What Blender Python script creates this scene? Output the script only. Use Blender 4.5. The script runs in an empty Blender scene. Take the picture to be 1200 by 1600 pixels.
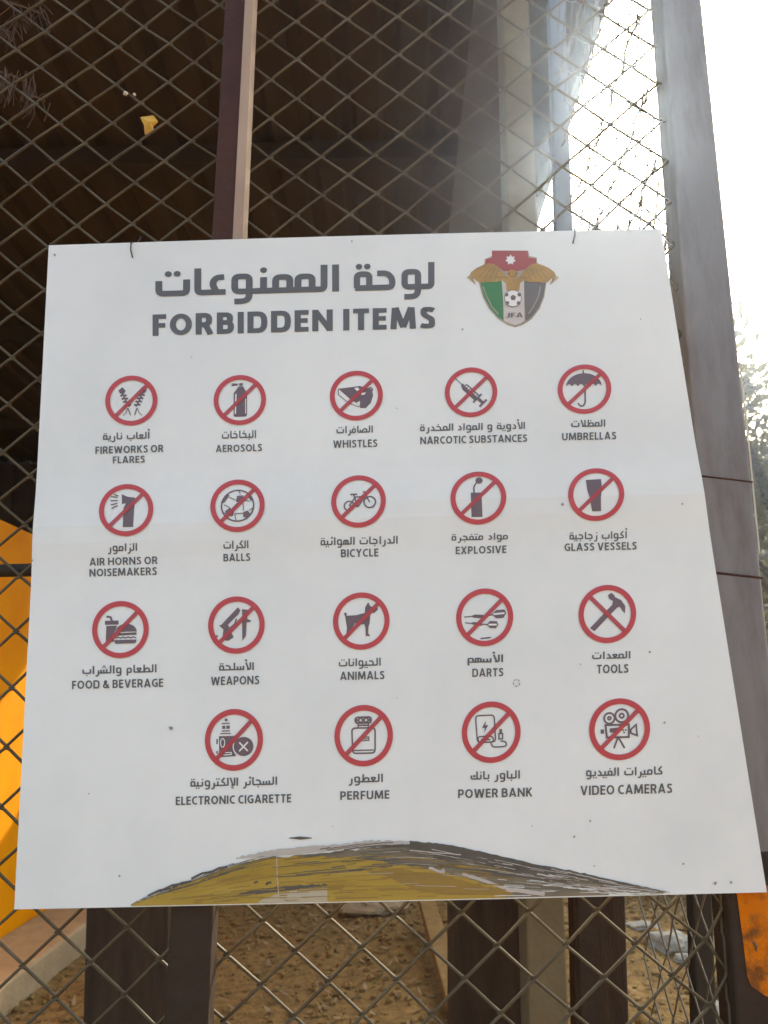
import bpy, bmesh, math, random
import numpy as np
from mathutils import Vector, Matrix, noise
random.seed(7); np.random.seed(7)
R = math.radians
S = bpy.context.scene
col = S.collection

# ------------------------------------------------------------------ camera, sky, sun, exposure
FOC = 1200.0                      # focal length in pixels of the 1200 x 1600 photograph
PITCH, ROLL = R(13.6), R(-1.4)
EYE = Vector((0.0, -1.13, 1.5))
cam = bpy.data.cameras.new('camera'); cam_o = bpy.data.objects.new('camera', cam); col.objects.link(cam_o)
ROT = Matrix.Rotation(R(90) + PITCH, 3, 'X') @ Matrix.Rotation(ROLL, 3, 'Z')
cam_o.matrix_world = Matrix.Translation(EYE) @ ROT.to_4x4()
cam.sensor_fit = 'VERTICAL'; cam.sensor_height = 36; cam.sensor_width = 27
cam.lens = FOC / 1600 * 36
cam.clip_start = 0.02; cam.clip_end = 3000
cam.dof.use_dof = True; cam.dof.focus_distance = 1.18; cam.dof.aperture_fstop = 8
S.camera = cam_o

GLARE_DENSITY = .0075  # density of the air volume added for sun glare
SUN_EL, SUN_AZ = R(38.5), R(20)     # azimuth measured from +y towards +x
w = bpy.data.worlds.new('World'); S.world = w; w.use_nodes = True
nt = w.node_tree; nt.nodes.clear()
sky = nt.nodes.new('ShaderNodeTexSky'); sky.sky_type = 'NISHITA'; sky.sun_disc = False
sky.sun_elevation = SUN_EL; sky.sun_rotation = SUN_AZ
sky.air_density = 1.0; sky.dust_density = 4.0; sky.ozone_density = 0.6
bg = nt.nodes.new('ShaderNodeBackground'); bg.inputs[1].default_value = 0.15
wo = nt.nodes.new('ShaderNodeOutputWorld')
nt.links.new(sky.outputs[0], bg.inputs[0]); nt.links.new(bg.outputs[0], wo.inputs[0])
sd = bpy.data.lights.new('sun', 'SUN'); sd.energy = 2.5; sd.angle = R(0.5); sd.color = (1.0, 0.94, 0.86)
so = bpy.data.objects.new('sun', sd); col.objects.link(so)
SUN = Vector((math.sin(SUN_AZ) * math.cos(SUN_EL), math.cos(SUN_AZ) * math.cos(SUN_EL), math.sin(SUN_EL)))
so.rotation_euler = SUN.to_track_quat('Z', 'Y').to_euler(); so.location = (3, 8, 12)
S.view_settings.view_transform = 'Standard'; S.view_settings.look = 'None'
S.view_settings.exposure = 2.02; S.view_settings.gamma = 1
S.view_settings.use_white_balance = True; S.view_settings.white_balance_temperature = 7500; S.view_settings.white_balance_tint = 1

# ------------------------------------------------------------------ measuring helpers
def ray(px, py):
    return ROT @ Vector(((px - 600) / FOC, -(py - 800) / FOC, -1))
def at(px, py, Y):
    d = ray(px, py); return EYE + d * ((Y - EYE.y) / d.y)
def ground_at(px, py, z=0.0):
    d = ray(px, py); return EYE + d * ((z - EYE.z) / d.z)
def roof_at(px, py, z): return ground_at(px, py, z)

# ------------------------------------------------------------------ materials
def mat(name, c, rough=0.7, var=0.0, scale=8.0, metal=0.0, bump=0.0, bscale=40.0, c2=None, spec=0.5, stretch=None, lo=0.35, hi=0.7, detail=6):
    m = bpy.data.materials.new(name); m.use_nodes = True
    n = m.node_tree.nodes; L = m.node_tree.links
    p = n['Principled BSDF']; p.inputs['Roughness'].default_value = rough; p.inputs['Metallic'].default_value = metal
    p.inputs['Specular IOR Level'].default_value = spec
    p.inputs['Base Color'].default_value = (*c, 1)
    tc = n.new('ShaderNodeTexCoord'); src = tc.outputs['Object']
    if stretch:
        mp = n.new('ShaderNodeMapping'); mp.inputs['Scale'].default_value = stretch
        L.new(src, mp.inputs['Vector']); src = mp.outputs['Vector']
    if c2 is None and var: c2 = tuple(max(0, k * (1 - var)) for k in c)
    if c2 is not None:
        t = n.new('ShaderNodeTexNoise'); t.inputs['Scale'].default_value = scale; t.inputs['Detail'].default_value = detail
        t.inputs['Roughness'].default_value = 0.65
        L.new(src, t.inputs['Vector'])
        r = n.new('ShaderNodeValToRGB'); r.color_ramp.elements[0].position = lo; r.color_ramp.elements[1].position = hi
        r.color_ramp.elements[0].color = (*c, 1); r.color_ramp.elements[1].color = (*c2, 1)
        L.new(t.outputs['Fac'], r.inputs['Fac']); L.new(r.outputs['Color'], p.inputs['Base Color'])
    if bump:
        t2 = n.new('ShaderNodeTexNoise'); t2.inputs['Scale'].default_value = bscale; t2.inputs['Detail'].default_value = 8
        L.new(src, t2.inputs['Vector'])
        b = n.new('ShaderNodeBump'); b.inputs['Strength'].default_value = bump; b.inputs['Distance'].default_value = 0.01
        L.new(t2.outputs['Fac'], b.inputs['Height']); L.new(b.outputs['Normal'], p.inputs['Normal'])
    return m

def see_through(m, amount):        # a print ink that lets what is printed below show a little
    n = m.node_tree.nodes; L = m.node_tree.links
    p = n['Principled BSDF']; out = n['Material Output']
    tr = n.new('ShaderNodeBsdfTransparent'); mx = n.new('ShaderNodeMixShader'); mx.inputs[0].default_value = amount
    L.new(p.outputs[0], mx.inputs[1]); L.new(tr.outputs[0], mx.inputs[2]); L.new(mx.outputs[0], out.inputs[0])
    return m

M = {}
M['board'] = mat('board_white', (0.80, 0.775, 0.75), 0.42, scale=2.0, c2=(0.64, 0.63, 0.615), bump=0.05, bscale=4, lo=0.38, hi=0.8)
M['board_edge'] = mat('board_edge', (0.8, 0.76, 0.66), 0.5, var=.2)
M['ink'] = mat('ink_grey', (0.095, 0.088, 0.09), 0.5, scale=6, c2=(0.12, 0.11, 0.11))
M['ink_symbol'] = mat('ink_symbol', (0.135, 0.085, 0.10), 0.5, scale=8, c2=(0.155, 0.10, 0.115))
M['ink_red'] = see_through(mat('ink_red', (0.52, 0.038, 0.05), 0.5, scale=9, c2=(0.54, 0.055, 0.065)), 0.08)
M['ink_slash'] = see_through(mat('ink_slash', (0.45, 0.04, 0.055), 0.5, scale=9, c2=(0.48, 0.06, 0.065)), 0.14)
M['ink_white'] = mat('ink_white', (0.80, 0.74, 0.72), 0.45)
M['dirt'] = mat('dirt_speck', (0.30, 0.27, 0.25), 0.9)
M['gold'] = mat('gold_brush', (0.43, 0.28, 0.05), 0.45, scale=5, c2=(0.33, 0.185, 0.018), stretch=(1, 1, 7))
M['brush'] = mat('grey_brush', (0.12, 0.09, 0.06), 0.5, scale=6, c2=(0.24, 0.19, 0.13), stretch=(1, 1, 9))
M['brush_brown'] = mat('brown_brush', (0.26, 0.15, 0.04), 0.5, scale=6, c2=(0.33, 0.19, 0.03), stretch=(1, 1, 9))
M['brush_dark'] = mat('dark_brush', (0.075, 0.06, 0.05), 0.5, scale=9, c2=(0.13, 0.105, 0.085), stretch=(1.2, 1, 9))
M['brush_pale'] = mat('pale_brush', (0.52, 0.45, 0.40), 0.5, scale=9, c2=(0.42, 0.35, 0.31), stretch=(1.5, 1, 12))
M['wire'] = mat('galvanised_wire', (0.125, 0.095, 0.056), 0.6, scale=9, c2=(0.065, 0.040, 0.023), metal=0.2, spec=.35)
M['tie'] = mat('tie_wire', (0.07, 0.055, 0.05), 0.6, var=.3, metal=.4)
M['rust_post'] = mat('rust_brown_paint', (0.070, 0.026, 0.017), 0.7, scale=6, c2=(0.045, 0.017, 0.011), spec=.2, bump=.25, bscale=60)
M['flange_sun'] = mat('sunlit_steel_edge', (0.42, 0.28, 0.19), 0.55, scale=10, c2=(0.30, 0.18, 0.12), stretch=(1, 1, .3))  # sun on the post flange, put into a pale colour
M['foot'] = mat('dark_brown_paint', (0.045, 0.027, 0.017), 0.7, scale=8, c2=(0.03, 0.016, 0.010), bump=.3, spec=.25)
M['post'] = mat('grey_post_paint', (0.19, 0.165, 0.16), 0.5, scale=9, c2=(0.115, 0.078, 0.065), bump=.2, bscale=45, lo=.46, hi=.70, stretch=(1.6, 1.6, .35))
M['orange_rust'] = mat('orange_rust', (0.62, 0.155, 0.006), 0.8, scale=18, c2=(0.20, 0.065, 0.015), bump=.8, bscale=70, lo=.48, hi=.62, spec=.15)
M['orange'] = mat('orange_wall_paint', (0.90, 0.33, 0.003), 0.8, scale=2.5, c2=(0.80, 0.25, 0.002), bump=.2, bscale=20, spec=.12)
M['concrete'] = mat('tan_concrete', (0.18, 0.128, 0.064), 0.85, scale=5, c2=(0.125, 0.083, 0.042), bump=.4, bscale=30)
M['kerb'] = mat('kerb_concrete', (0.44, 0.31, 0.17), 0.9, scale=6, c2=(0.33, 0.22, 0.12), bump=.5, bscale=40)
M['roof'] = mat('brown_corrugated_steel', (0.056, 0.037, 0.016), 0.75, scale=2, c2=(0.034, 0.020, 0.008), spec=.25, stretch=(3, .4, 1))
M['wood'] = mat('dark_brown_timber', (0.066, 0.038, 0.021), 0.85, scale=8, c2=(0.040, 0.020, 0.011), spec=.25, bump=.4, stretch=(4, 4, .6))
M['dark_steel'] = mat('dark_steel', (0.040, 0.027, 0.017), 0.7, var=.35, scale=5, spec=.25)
M['side_wire'] = mat('dull_wire', (0.15, 0.12, 0.085), 0.6, scale=14, c2=(0.08, 0.055, 0.04))
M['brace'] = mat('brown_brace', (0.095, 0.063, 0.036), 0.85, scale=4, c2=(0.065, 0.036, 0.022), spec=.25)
M['blue_post'] = mat('glare_blue_grey', (0.15, 0.165, 0.20), 0.5, scale=5, c2=(0.11, 0.10, 0.11))  # bluish glare put into the slim post's colour
M['soil'] = mat('brown_soil', (0.145, 0.074, 0.016), 0.95, scale=18, c2=(0.32, 0.185, 0.050), bump=1.0, bscale=55, lo=.35, hi=.68, detail=12)
M['litter'] = mat('dry_litter', (0.36, 0.24, 0.12), 0.8, scale=3, c2=(0.16, 0.09, 0.04))
M['stone'] = mat('pale_stone', (0.46, 0.41, 0.33), 0.9, scale=9, c2=(0.30, 0.24, 0.18), bump=.5, bscale=30)
M['clod'] = mat('brown_clod', (0.27, 0.155, 0.045), 0.95, scale=20, c2=(0.18, 0.095, 0.026), bump=.5)
M['leaf_green'] = mat('olive_leaf', (0.11, 0.10, 0.008), 0.6, scale=1.2, c2=(0.055, 0.05, 0.005))
nn = M['leaf_green'].node_tree.nodes; LL = M['leaf_green'].node_tree.links
tl = nn.new('ShaderNodeBsdfTranslucent'); tl.inputs[0].default_value = (.16, .14, .015, 1); ms = nn.new('ShaderNodeMixShader'); ms.inputs[0].default_value = .45
LL.new(nn['Principled BSDF'].outputs[0], ms.inputs[1]); LL.new(tl.outputs[0], ms.inputs[2]); LL.new(ms.outputs[0], nn['Material Output'].inputs[0])
M['bark'] = mat('bark', (0.10, 0.07, 0.045), 0.9, var=.5, scale=12, bump=.6)
M['straw'] = mat('dry_needles', (0.12, 0.058, 0.03), 0.8, var=.5, scale=20)
M['yellow_leaf'] = mat('yellow_leaf', (0.75, 0.42, 0.05), 0.6, scale=30, c2=(0.5, 0.22, 0.02))
M['olive_pale'] = mat('pale_olive_brush', (0.42, 0.33, 0.20), 0.5, scale=9, c2=(0.50, 0.43, 0.34), stretch=(1.5, 1, 12))
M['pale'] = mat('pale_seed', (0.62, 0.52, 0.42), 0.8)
M['green'] = mat('crest_green', (0.05, 0.20, 0.06), 0.5, var=.2)
M['black'] = mat('crest_black', (0.15, 0.125, 0.115), 0.5, var=.15)
M['red'] = mat('crest_red', (0.36, 0.055, 0.05), 0.5, var=.15)
M['silver'] = mat('crest_edge', (0.42, 0.34, 0.24), 0.4, scale=30, c2=(0.27, 0.21, 0.15))
M['crest_white'] = mat('crest_white', (0.58, 0.50, 0.47), 0.5)
M['eagle'] = mat('crest_gold', (0.46, 0.25, 0.055), 0.5, scale=60, c2=(0.30, 0.17, 0.05))
M['eagle_dark'] = mat('crest_gold_shadow', (0.17, 0.10, 0.04), 0.5)

# ------------------------------------------------------------------ mesh collecting
ORG = {}                                     # world origin of each object made
class MB:
    def __init__(s): s.v = []; s.f = []
    def add(s, vs, fs):
        b = len(s.v); s.v += [tuple(p) for p in vs]; s.f += [tuple(i + b for i in f) for f in fs]
    def box(s, lo, hi):
        x0, y0, z0 = lo; x1, y1, z1 = hi
        s.add([(x0, y0, z0), (x1, y0, z0), (x1, y1, z0), (x0, y1, z0), (x0, y0, z1), (x1, y0, z1), (x1, y1, z1), (x0, y1, z1)],
              [(0, 3, 2, 1), (4, 5, 6, 7), (0, 1, 5, 4), (1, 2, 6, 5), (2, 3, 7, 6), (3, 0, 4, 7)])
    def prism(s, bottom, top):               # two matching loops of points
        n = len(bottom); s.add(list(bottom) + list(top),
              [tuple(reversed(range(n))), tuple(range(n, 2 * n))] + [(i, (i + 1) % n, n + (i + 1) % n, n + i) for i in range(n)])
    def tube(s, pts, r, n=6, closed=False):
        pts = [Vector(p) for p in pts]; rings = []; k = len(pts)
        rr = r if hasattr(r, '__len__') else [r] * k
        prev = None
        for i, p in enumerate(pts):
            a = pts[(i - 1) % k] if (closed or i > 0) else p
            b = pts[(i + 1) % k] if (closed or i < k - 1) else p
            t = (b - a).normalized() if (b - a).length > 1e-9 else Vector((0, 0, 1))
            if prev is None:
                u = t.cross(Vector((0, 1, 0)));
                if u.length < 1e-3: u = t.cross(Vector((1, 0, 0)))
            else: u = prev - t * prev.dot(t)
            if u.length < 1e-6: u = t.orthogonal()
            u.normalize(); prev = u; v = t.cross(u)
            rings.append([p + (u * math.cos(2 * math.pi * j / n) + v * math.sin(2 * math.pi * j / n)) * rr[i] for j in range(n)])
        fs = []
        for i in range(k if closed else k - 1):
            j2 = (i + 1) % k
            fs += [(i * n + j, i * n + (j + 1) % n, j2 * n + (j + 1) % n, j2 * n + j) for j in range(n)]
        if not closed: fs += [tuple(reversed(range(n))), tuple((k - 1) * n + j for j in range(n))]
        s.add([p for r_ in rings for p in r_], fs)
    def blob(s, c, r, seed, sub=2, rough=.35, squash=(1, 1, 1)):
        bm = bmesh.new(); bmesh.ops.create_icosphere(bm, subdivisions=sub, radius=1)
        off = Vector((seed * 3.17, seed * 1.3, seed * .7))
        vs = []
        for v in bm.verts:
            d = v.co.copy(); k = 1 + rough * noise.noise(d * 1.3 + off) + rough * .5 * noise.noise(d * 3.1 + off)
            vs.append(Vector(c) + Vector((d.x * squash[0], d.y * squash[1], d.z * squash[2])) * r * k)
        bm.verts.index_update()
        s.add(vs, [tuple(v.index for v in f.verts) for f in bm.faces]); bm.free()
    def build(s, name, m, parent=None, smooth=False, bevel=0.0, loc=None):
        me = bpy.data.meshes.new(name)
        o = bpy.data.objects.new(name, me); col.objects.link(o)
        po = ORG[parent.name] if parent else Vector((0, 0, 0))
        if loc is None: loc = po
        loc = Vector(loc)
        me.from_pydata([(x - loc.x, y - loc.y, z - loc.z) for x, y, z in s.v], [], s.f); me.update()
        bm = bmesh.new(); bm.from_mesh(me); bmesh.ops.recalc_face_normals(bm, faces=bm.faces)
        bm.to_mesh(me); bm.free()
        me.materials.append(m)
        if smooth:
            for p in me.polygons: p.use_smooth = True
        if parent: o.parent = parent
        o.location = loc - po; ORG[o.name] = loc
        if bevel:
            b = o.modifiers.new('bevel', 'BEVEL'); b.width = bevel; b.segments = 3; b.limit_method = 'ANGLE'
        return o

def tag(o, label=None, cat=None, group=None, kind=None):
    if label: o['label'] = label
    if cat: o['category'] = cat
    if group: o['group'] = group
    if kind: o['kind'] = kind
    return o
def thing(name, loc, label, cat, group=None):
    o = bpy.data.objects.new(name, None); col.objects.link(o); o.location = loc; ORG[o.name] = Vector(loc)
    o.empty_display_size = .1
    return tag(o, label, cat, group)

# ------------------------------------------------------------------ ground
def soil_h(x, y):
    p = Vector((x, y, 0))
    h = .035 * noise.noise(p * .9) + .02 * noise.noise(p * 2.7 + Vector((9, 2, 0))) + .010 * noise.noise(p * 9)
    if y > 1.5: h += .16 * math.exp(-((x - 1.0) ** 2 / .9 + (y - 4.1) ** 2 / .9))
    return h
g = MB()
nx, ny = 170, 150
xs = np.concatenate([[-60, -30, -14], np.linspace(-6, 6, nx), [14, 30, 60]])
ys = np.concatenate([[-60, -30, -12], np.linspace(-4, 9, ny), [16, 30, 60]])
vs = [(x, y, soil_h(x, y) if (-6 < x < 6 and -4 < y < 9) else 0) for y in ys for x in xs]
k = len(xs)
g.add(vs, [(j * k + i, j * k + i + 1, (j + 1) * k + i + 1, (j + 1) * k + i) for j in range(len(ys) - 1) for i in range(k - 1)])
tag(g.build('ground', M['soil'], smooth=True), kind='structure', label='bare brown soil littered with clods and small stones')

# gravel and clods: nobody could count them
g = MB()
for i in range(7000):
    x = random.uniform(-2.6, 2.4); y = random.uniform(2.3, 6.2); r = random.choice([.004, .005, .006, .008, .010, .013, .02]) * random.uniform(.7, 1.3)
    g.blob((x, y, soil_h(x, y) + r * .3), r, i, sub=1, squash=(random.uniform(.7, 1.4), random.uniform(.7, 1.3), random.uniform(.5, .9)), rough=.6)
tag(g.build('gravel', M['clod']), kind='stuff', label='loose brown clods and gravel on the soil')

g = MB(); rl = random.Random(5)
for i in range(2200):
    x = rl.uniform(-2.0, 2.4); y = rl.uniform(2.3, 6.2); a = rl.uniform(0, 6.28); l_ = rl.uniform(.012, .035); w_ = l_ * rl.uniform(.15, .5)
    z = soil_h(x, y) + .006; u = Vector((math.cos(a), math.sin(a), rl.uniform(-.3, .5))) * l_; v = Vector((-math.sin(a), math.cos(a), rl.uniform(-.4, .4))) * w_
    c = Vector((x, y, z + abs(u.z) + abs(v.z))); g.add([c - u, c + v, c + u + Vector((0, 0, .004)), c - v], [(0, 1, 2, 3)])
tag(g.build('leaf_litter', M['litter']), kind='stuff', label='dry fallen leaves and straw on the soil')

# ------------------------------------------------------------------ the sign
Z_SIGN = 1.5
CORN = [(76, 383), (1033, 358), (1198, 1394), (22, 1421)]        # TL TR BR BL
def bulge(p):                                                     # faint crease across the sheet and a slightly lifted corner
    zc = at(560, 800, 0).z + .04 * p.x
    return -.0040 * math.exp(-((p.z - zc) / .045) ** 2) - .004 * math.sin((p.x + .5) * 3.0)
def P(px, py, off=0.0):
    p = at(px, py, 0); p.y = bulge(p) - off; return p
def bil(u, v):
    t = [CORN[0][i] * (1 - u) + CORN[1][i] * u for i in (0, 1)]; b = [CORN[3][i] * (1 - u) + CORN[2][i] * u for i in (0, 1)]
    return (t[0] * (1 - v) + b[0] * v, t[1] * (1 - v) + b[1] * v)
base_mid = at(610, 1408, 0)
sign = thing('notice_board', base_mid, 'white printed sheet board of forbidden items wired to the chain-link fence', 'sign')
g = MB(); N = 40
front = [P(*bil(i / N, j / N)) for j in range(N + 1) for i in range(N + 1)]
back = [p + Vector((0, .004, 0)) for p in front]
k = N + 1; n2 = k * k
fs = [(j * k + i, j * k + i + 1, (j + 1) * k + i + 1, (j + 1) * k + i) for j in range(N) for i in range(N)]
bs = [tuple(n2 + q for q in reversed(f)) for f in fs]
rim = [i for i in range(k)] + [j * k + N for j in range(1, k)] + [N * k + i for i in range(N - 1, -1, -1)] + [j * k for j in range(N - 1, 0, -1)]
sides = [(rim[i], rim[(i + 1) % len(rim)], n2 + rim[(i + 1) % len(rim)], n2 + rim[i]) for i in range(len(rim))]
g.add(front + back, fs + bs + sides)
board = g.build('board', M['board'], sign)

# --- flat print: all shapes measured in photo pixels, laid on the board's own surface
class Print(MB):
    """shapes printed on the sheet; every shape gets a hair of its own height so no two share a plane"""
    def __init__(s, base=.0006, step=.00005): super().__init__(); s.base = base; s.step = step; s.k = 0
    def off(s): s.k += 1; return s.base + (s.k % 9) * s.step
    def poly(s, pts, f=None):
        o = s.off(); s.add([P(*(f(*p) if f else p), o) for p in pts], [tuple(range(len(pts)))])
    def stroke(s, pts, t, f=None, rc=0.0, closed=False):
        pts = [Vector(p) for p in pts]
        if rc and len(pts) > 2:
            q = [] if closed else [pts[0]]; n = len(pts)
            for i in (range(n) if closed else range(1, n - 1)):
                a, b, c = pts[i - 1], pts[i], pts[(i + 1) % n]
                d1 = min(rc, (a - b).length * .45); d2 = min(rc, (c - b).length * .45)
                p1 = b + (a - b).normalized() * d1; p2 = b + (c - b).normalized() * d2
                for k_ in range(5):
                    u = k_ / 4; q.append(p1 * (1 - u) ** 2 + b * 2 * u * (1 - u) + p2 * u * u)
            if not closed: q.append(pts[-1])
            pts = q
        n = len(pts); L = []; Rr = []
        for i in range(n):
            a = pts[i - 1] if (closed or i > 0) else None; c = pts[(i + 1) % n] if (closed or i < n - 1) else None
            b = pts[i]; d1 = (b - a).normalized() if a is not None and (b - a).length > 1e-9 else None
            d2 = (c - b).normalized() if c is not None and (c - b).length > 1e-9 else None
            if d1 is None: d1 = d2
            if d2 is None: d2 = d1
            n1 = Vector((-d1.y, d1.x)); n_2 = Vector((-d2.y, d2.x)); m = n1 + n_2
            m = m.normalized() if m.length > 1e-6 else n1
            kk = 1 / max(.5, m.dot(n1)); L.append(b + m * t / 2 * kk); Rr.append(b - m * t / 2 * kk)
        o = s.off()
        F = f if f else (lambda x, y: (x, y))
        vs = [P(*F(*p), o) for p in L] + [P(*F(*p), o) for p in Rr]
        s.add(vs, [(i, (i + 1) % n, n + (i + 1) % n, n + i) for i in range(n if closed else n - 1)])
    def disc(s, c, r, f=None, n=24, ry=None, a0=0):
        ry = r if ry is None else ry
        s.poly([(c[0] + r * math.cos(a0 + 2 * math.pi * i / n), c[1] + ry * math.sin(a0 + 2 * math.pi * i / n)) for i in range(n)], f)
    def ring(s, c, r, t, f=None, n=32, ry=None):
        ry = r if ry is None else ry
        s.stroke([(c[0] + r * math.cos(2 * math.pi * i / n), c[1] + ry * math.sin(2 * math.pi * i / n)) for i in range(n)], t, f, closed=True)

SLOPE = -.025
# --- latin capitals drawn stroke by stroke, cap height 1
def arc(cx, cy, rx, ry, a0, a1, n=18):
    return [(cx + rx * math.cos(R(a0 + (a1 - a0) * k_ / n)), cy + ry * math.sin(R(a0 + (a1 - a0) * k_ / n))) for k_ in range(n + 1)]
def capital(c, t):                 # -> width, [(points, corner radius)]
    h = t / 2
    if c == 'A': w_ = .74; return w_, [([(h * .9, 0), (w_ / 2 - .01, 1)], 0), ([(w_ / 2 + .01, 1), (w_ - h * .9, 0)], 0), ([(.17, .27), (w_ - .17, .27)], 0), ([(w_ / 2 - h * .9, 1 - h * .7), (w_ / 2 + h * .9, 1 - h * .7)], 0)]
    if c == 'B': w_ = .60; return w_, [([(h, 0), (h, 1)], 0), ([(h, 1 - h), (w_ - h - .03, 1 - h), (w_ - h - .03, .53), (h, .53)], .2), ([(h, .53), (w_ - h, .53), (w_ - h, h), (h, h)], .22)]
    if c == 'C': w_ = .60; return w_, [(arc(.40, .5, .40 - h, .5 - h, 58, 302), 0)]
    if c == 'D': w_ = .70; return w_, [([(h, 0), (h, 1)], 0), ([(h, 1 - h), (w_ - h, 1 - h), (w_ - h, h), (h, h)], .40)]
    if c == 'E': w_ = .49; return w_, [([(h, 0), (h, 1)], 0), ([(h, 1 - h), (w_, 1 - h)], 0), ([(h, .52), (w_ - .03, .52)], 0), ([(h, h), (w_, h)], 0)]
    if c == 'F': w_ = .48; return w_, [([(h, 0), (h, 1)], 0), ([(h, 1 - h), (w_, 1 - h)], 0), ([(h, .48), (w_ - .03, .48)], 0)]
    if c == 'G': w_ = .68; return w_, [(arc(.41, .5, .41 - h, .5 - h, 55, 312), 0), ([(w_ - h, .09), (w_ - h, .53)], 0), ([(.40, .47), (w_, .47)], 0)]
    if c == 'H': w_ = .70; return w_, [([(h, 0), (h, 1)], 0), ([(w_ - h, 0), (w_ - h, 1)], 0), ([(h, .52), (w_ - h, .52)], 0)]
    if c == 'I': return t, [([(h, 0), (h, 1)], 0)]
    if c == 'J': w_ = .40; return w_, [([(w_ - h, 1), (w_ - h, h), (0, h)], .25)]
    if c == 'K': w_ = .64; return w_, [([(h, 0), (h, 1)], 0), ([(h * 1.4, .42), (w_ - h * 1.1, 1)], 0), ([(.24, .56), (w_ - h * .9, 0)], 0)]
    if c == 'L': w_ = .46; return w_, [([(h, 0), (h, 1)], 0), ([(h, h), (w_, h)], 0)]
    if c == 'M': w_ = .90; return w_, [([(h, 0), (h + .05, 1)], 0), ([(w_ - h, 0), (w_ - h - .05, 1)], 0), ([(h + .07, 1), (w_ / 2, .08)], 0), ([(w_ - h - .07, 1), (w_ / 2, .08)], 0)]
    if c == 'N': w_ = .72; return w_, [([(h, 0), (h, 1)], 0), ([(w_ - h, 0), (w_ - h, 1)], 0), ([(h, 1 - h * .5), (w_ - h, h * .5)], 0)]
    if c == 'O': w_ = .78; return w_, [(arc(w_ / 2, .5, w_ / 2 - h, .5 - h, 0, 360, 30), 0)]
    if c == 'P': w_ = .58; return w_, [([(h, 0), (h, 1)], 0), ([(h, 1 - h), (w_ - h, 1 - h), (w_ - h, .42), (h, .42)], .26)]
    if c == 'R': w_ = .62; return w_, [([(h, 0), (h, 1)], 0), ([(h, 1 - h), (w_ - h - .04, 1 - h), (w_ - h - .04, .46), (h, .46)], .24), ([(.26, .46), (.38, .38), (w_ - h * .9, 0)], .05)]
    if c == 'S': w_ = .55; return w_, [([(.49, .83), (.40, 1 - h - .01), (.29, 1 - h), (.15, .89), (h + .02, .76), (.16, .63), (.29, .53), (.42, .43), (w_ - h - .01, .28), (.43, .13), (.28, h), (.16, h), (.04, .15)], .06)]
    if c == 'T': w_ = .56; return w_, [([(w_ / 2, 0), (w_ / 2, 1)], 0), ([(0, 1 - h), (w_, 1 - h)], 0)]
    if c == 'U': w_ = .68; return w_, [([(h, 1), (h, h), (w_ - h, h), (w_ - h, 1)], .30)]
    if c == 'V': w_ = .72; return w_, [([(h, 1), (w_ / 2 - .01, 0)], 0), ([(w_ - h, 1), (w_ / 2 + .01, 0)], 0)]
    if c == 'W': w_ = 1.04; return w_, [([(h, 1), (.27, 0)], 0), ([(.29, 0), (.50, .96)], 0), ([(.54, .96), (.75, 0)], 0), ([(w_ - h, 1), (.77, 0)], 0)]
    if c == 'X': w_ = .68; return w_, [([(h, 1), (w_ - h, 0)], 0), ([(w_ - h, 1), (h, 0)], 0)]
    if c == 'Y': w_ = .66; return w_, [([(h, 1), (w_ / 2, .45)], 0), ([(w_ - h, 1), (w_ / 2, .45)], 0), ([(w_ / 2, 0), (w_ / 2, .5)], 0)]
    if c == '&': w_ = .72; return w_, [([(.70, 0), (.22, .62), (.19, .80), (.31, 1 - h), (.43, .80), (.37, .64), (.13, .42), (.08, .22), (.2, h), (.38, h), (.55, .25), (.60, .45)], .08)]
    raise ValueError(c)
def latin(pr, text, x0, x1, ytop, ybot, t=.175, slope=SLOPE, gap=.13):
    items = []; pen = 0
    for c in text:
        if c == ' ': pen += .24; continue
        w_, st = capital(c, t); items.append((pen, st)); pen += w_ + gap
    pen -= gap; sx = (x1 - x0) / pen; cx = (x0 + x1) / 2
    F = lambda x, y: (x0 + x * sx, ybot - y * (ybot - ytop) + slope * (x0 + x * sx - cx))
    for left, st in items:
        for pts, rc in st: pr.stroke([(left + x, y) for x, y in pts], t, F, rc=rc)

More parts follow.
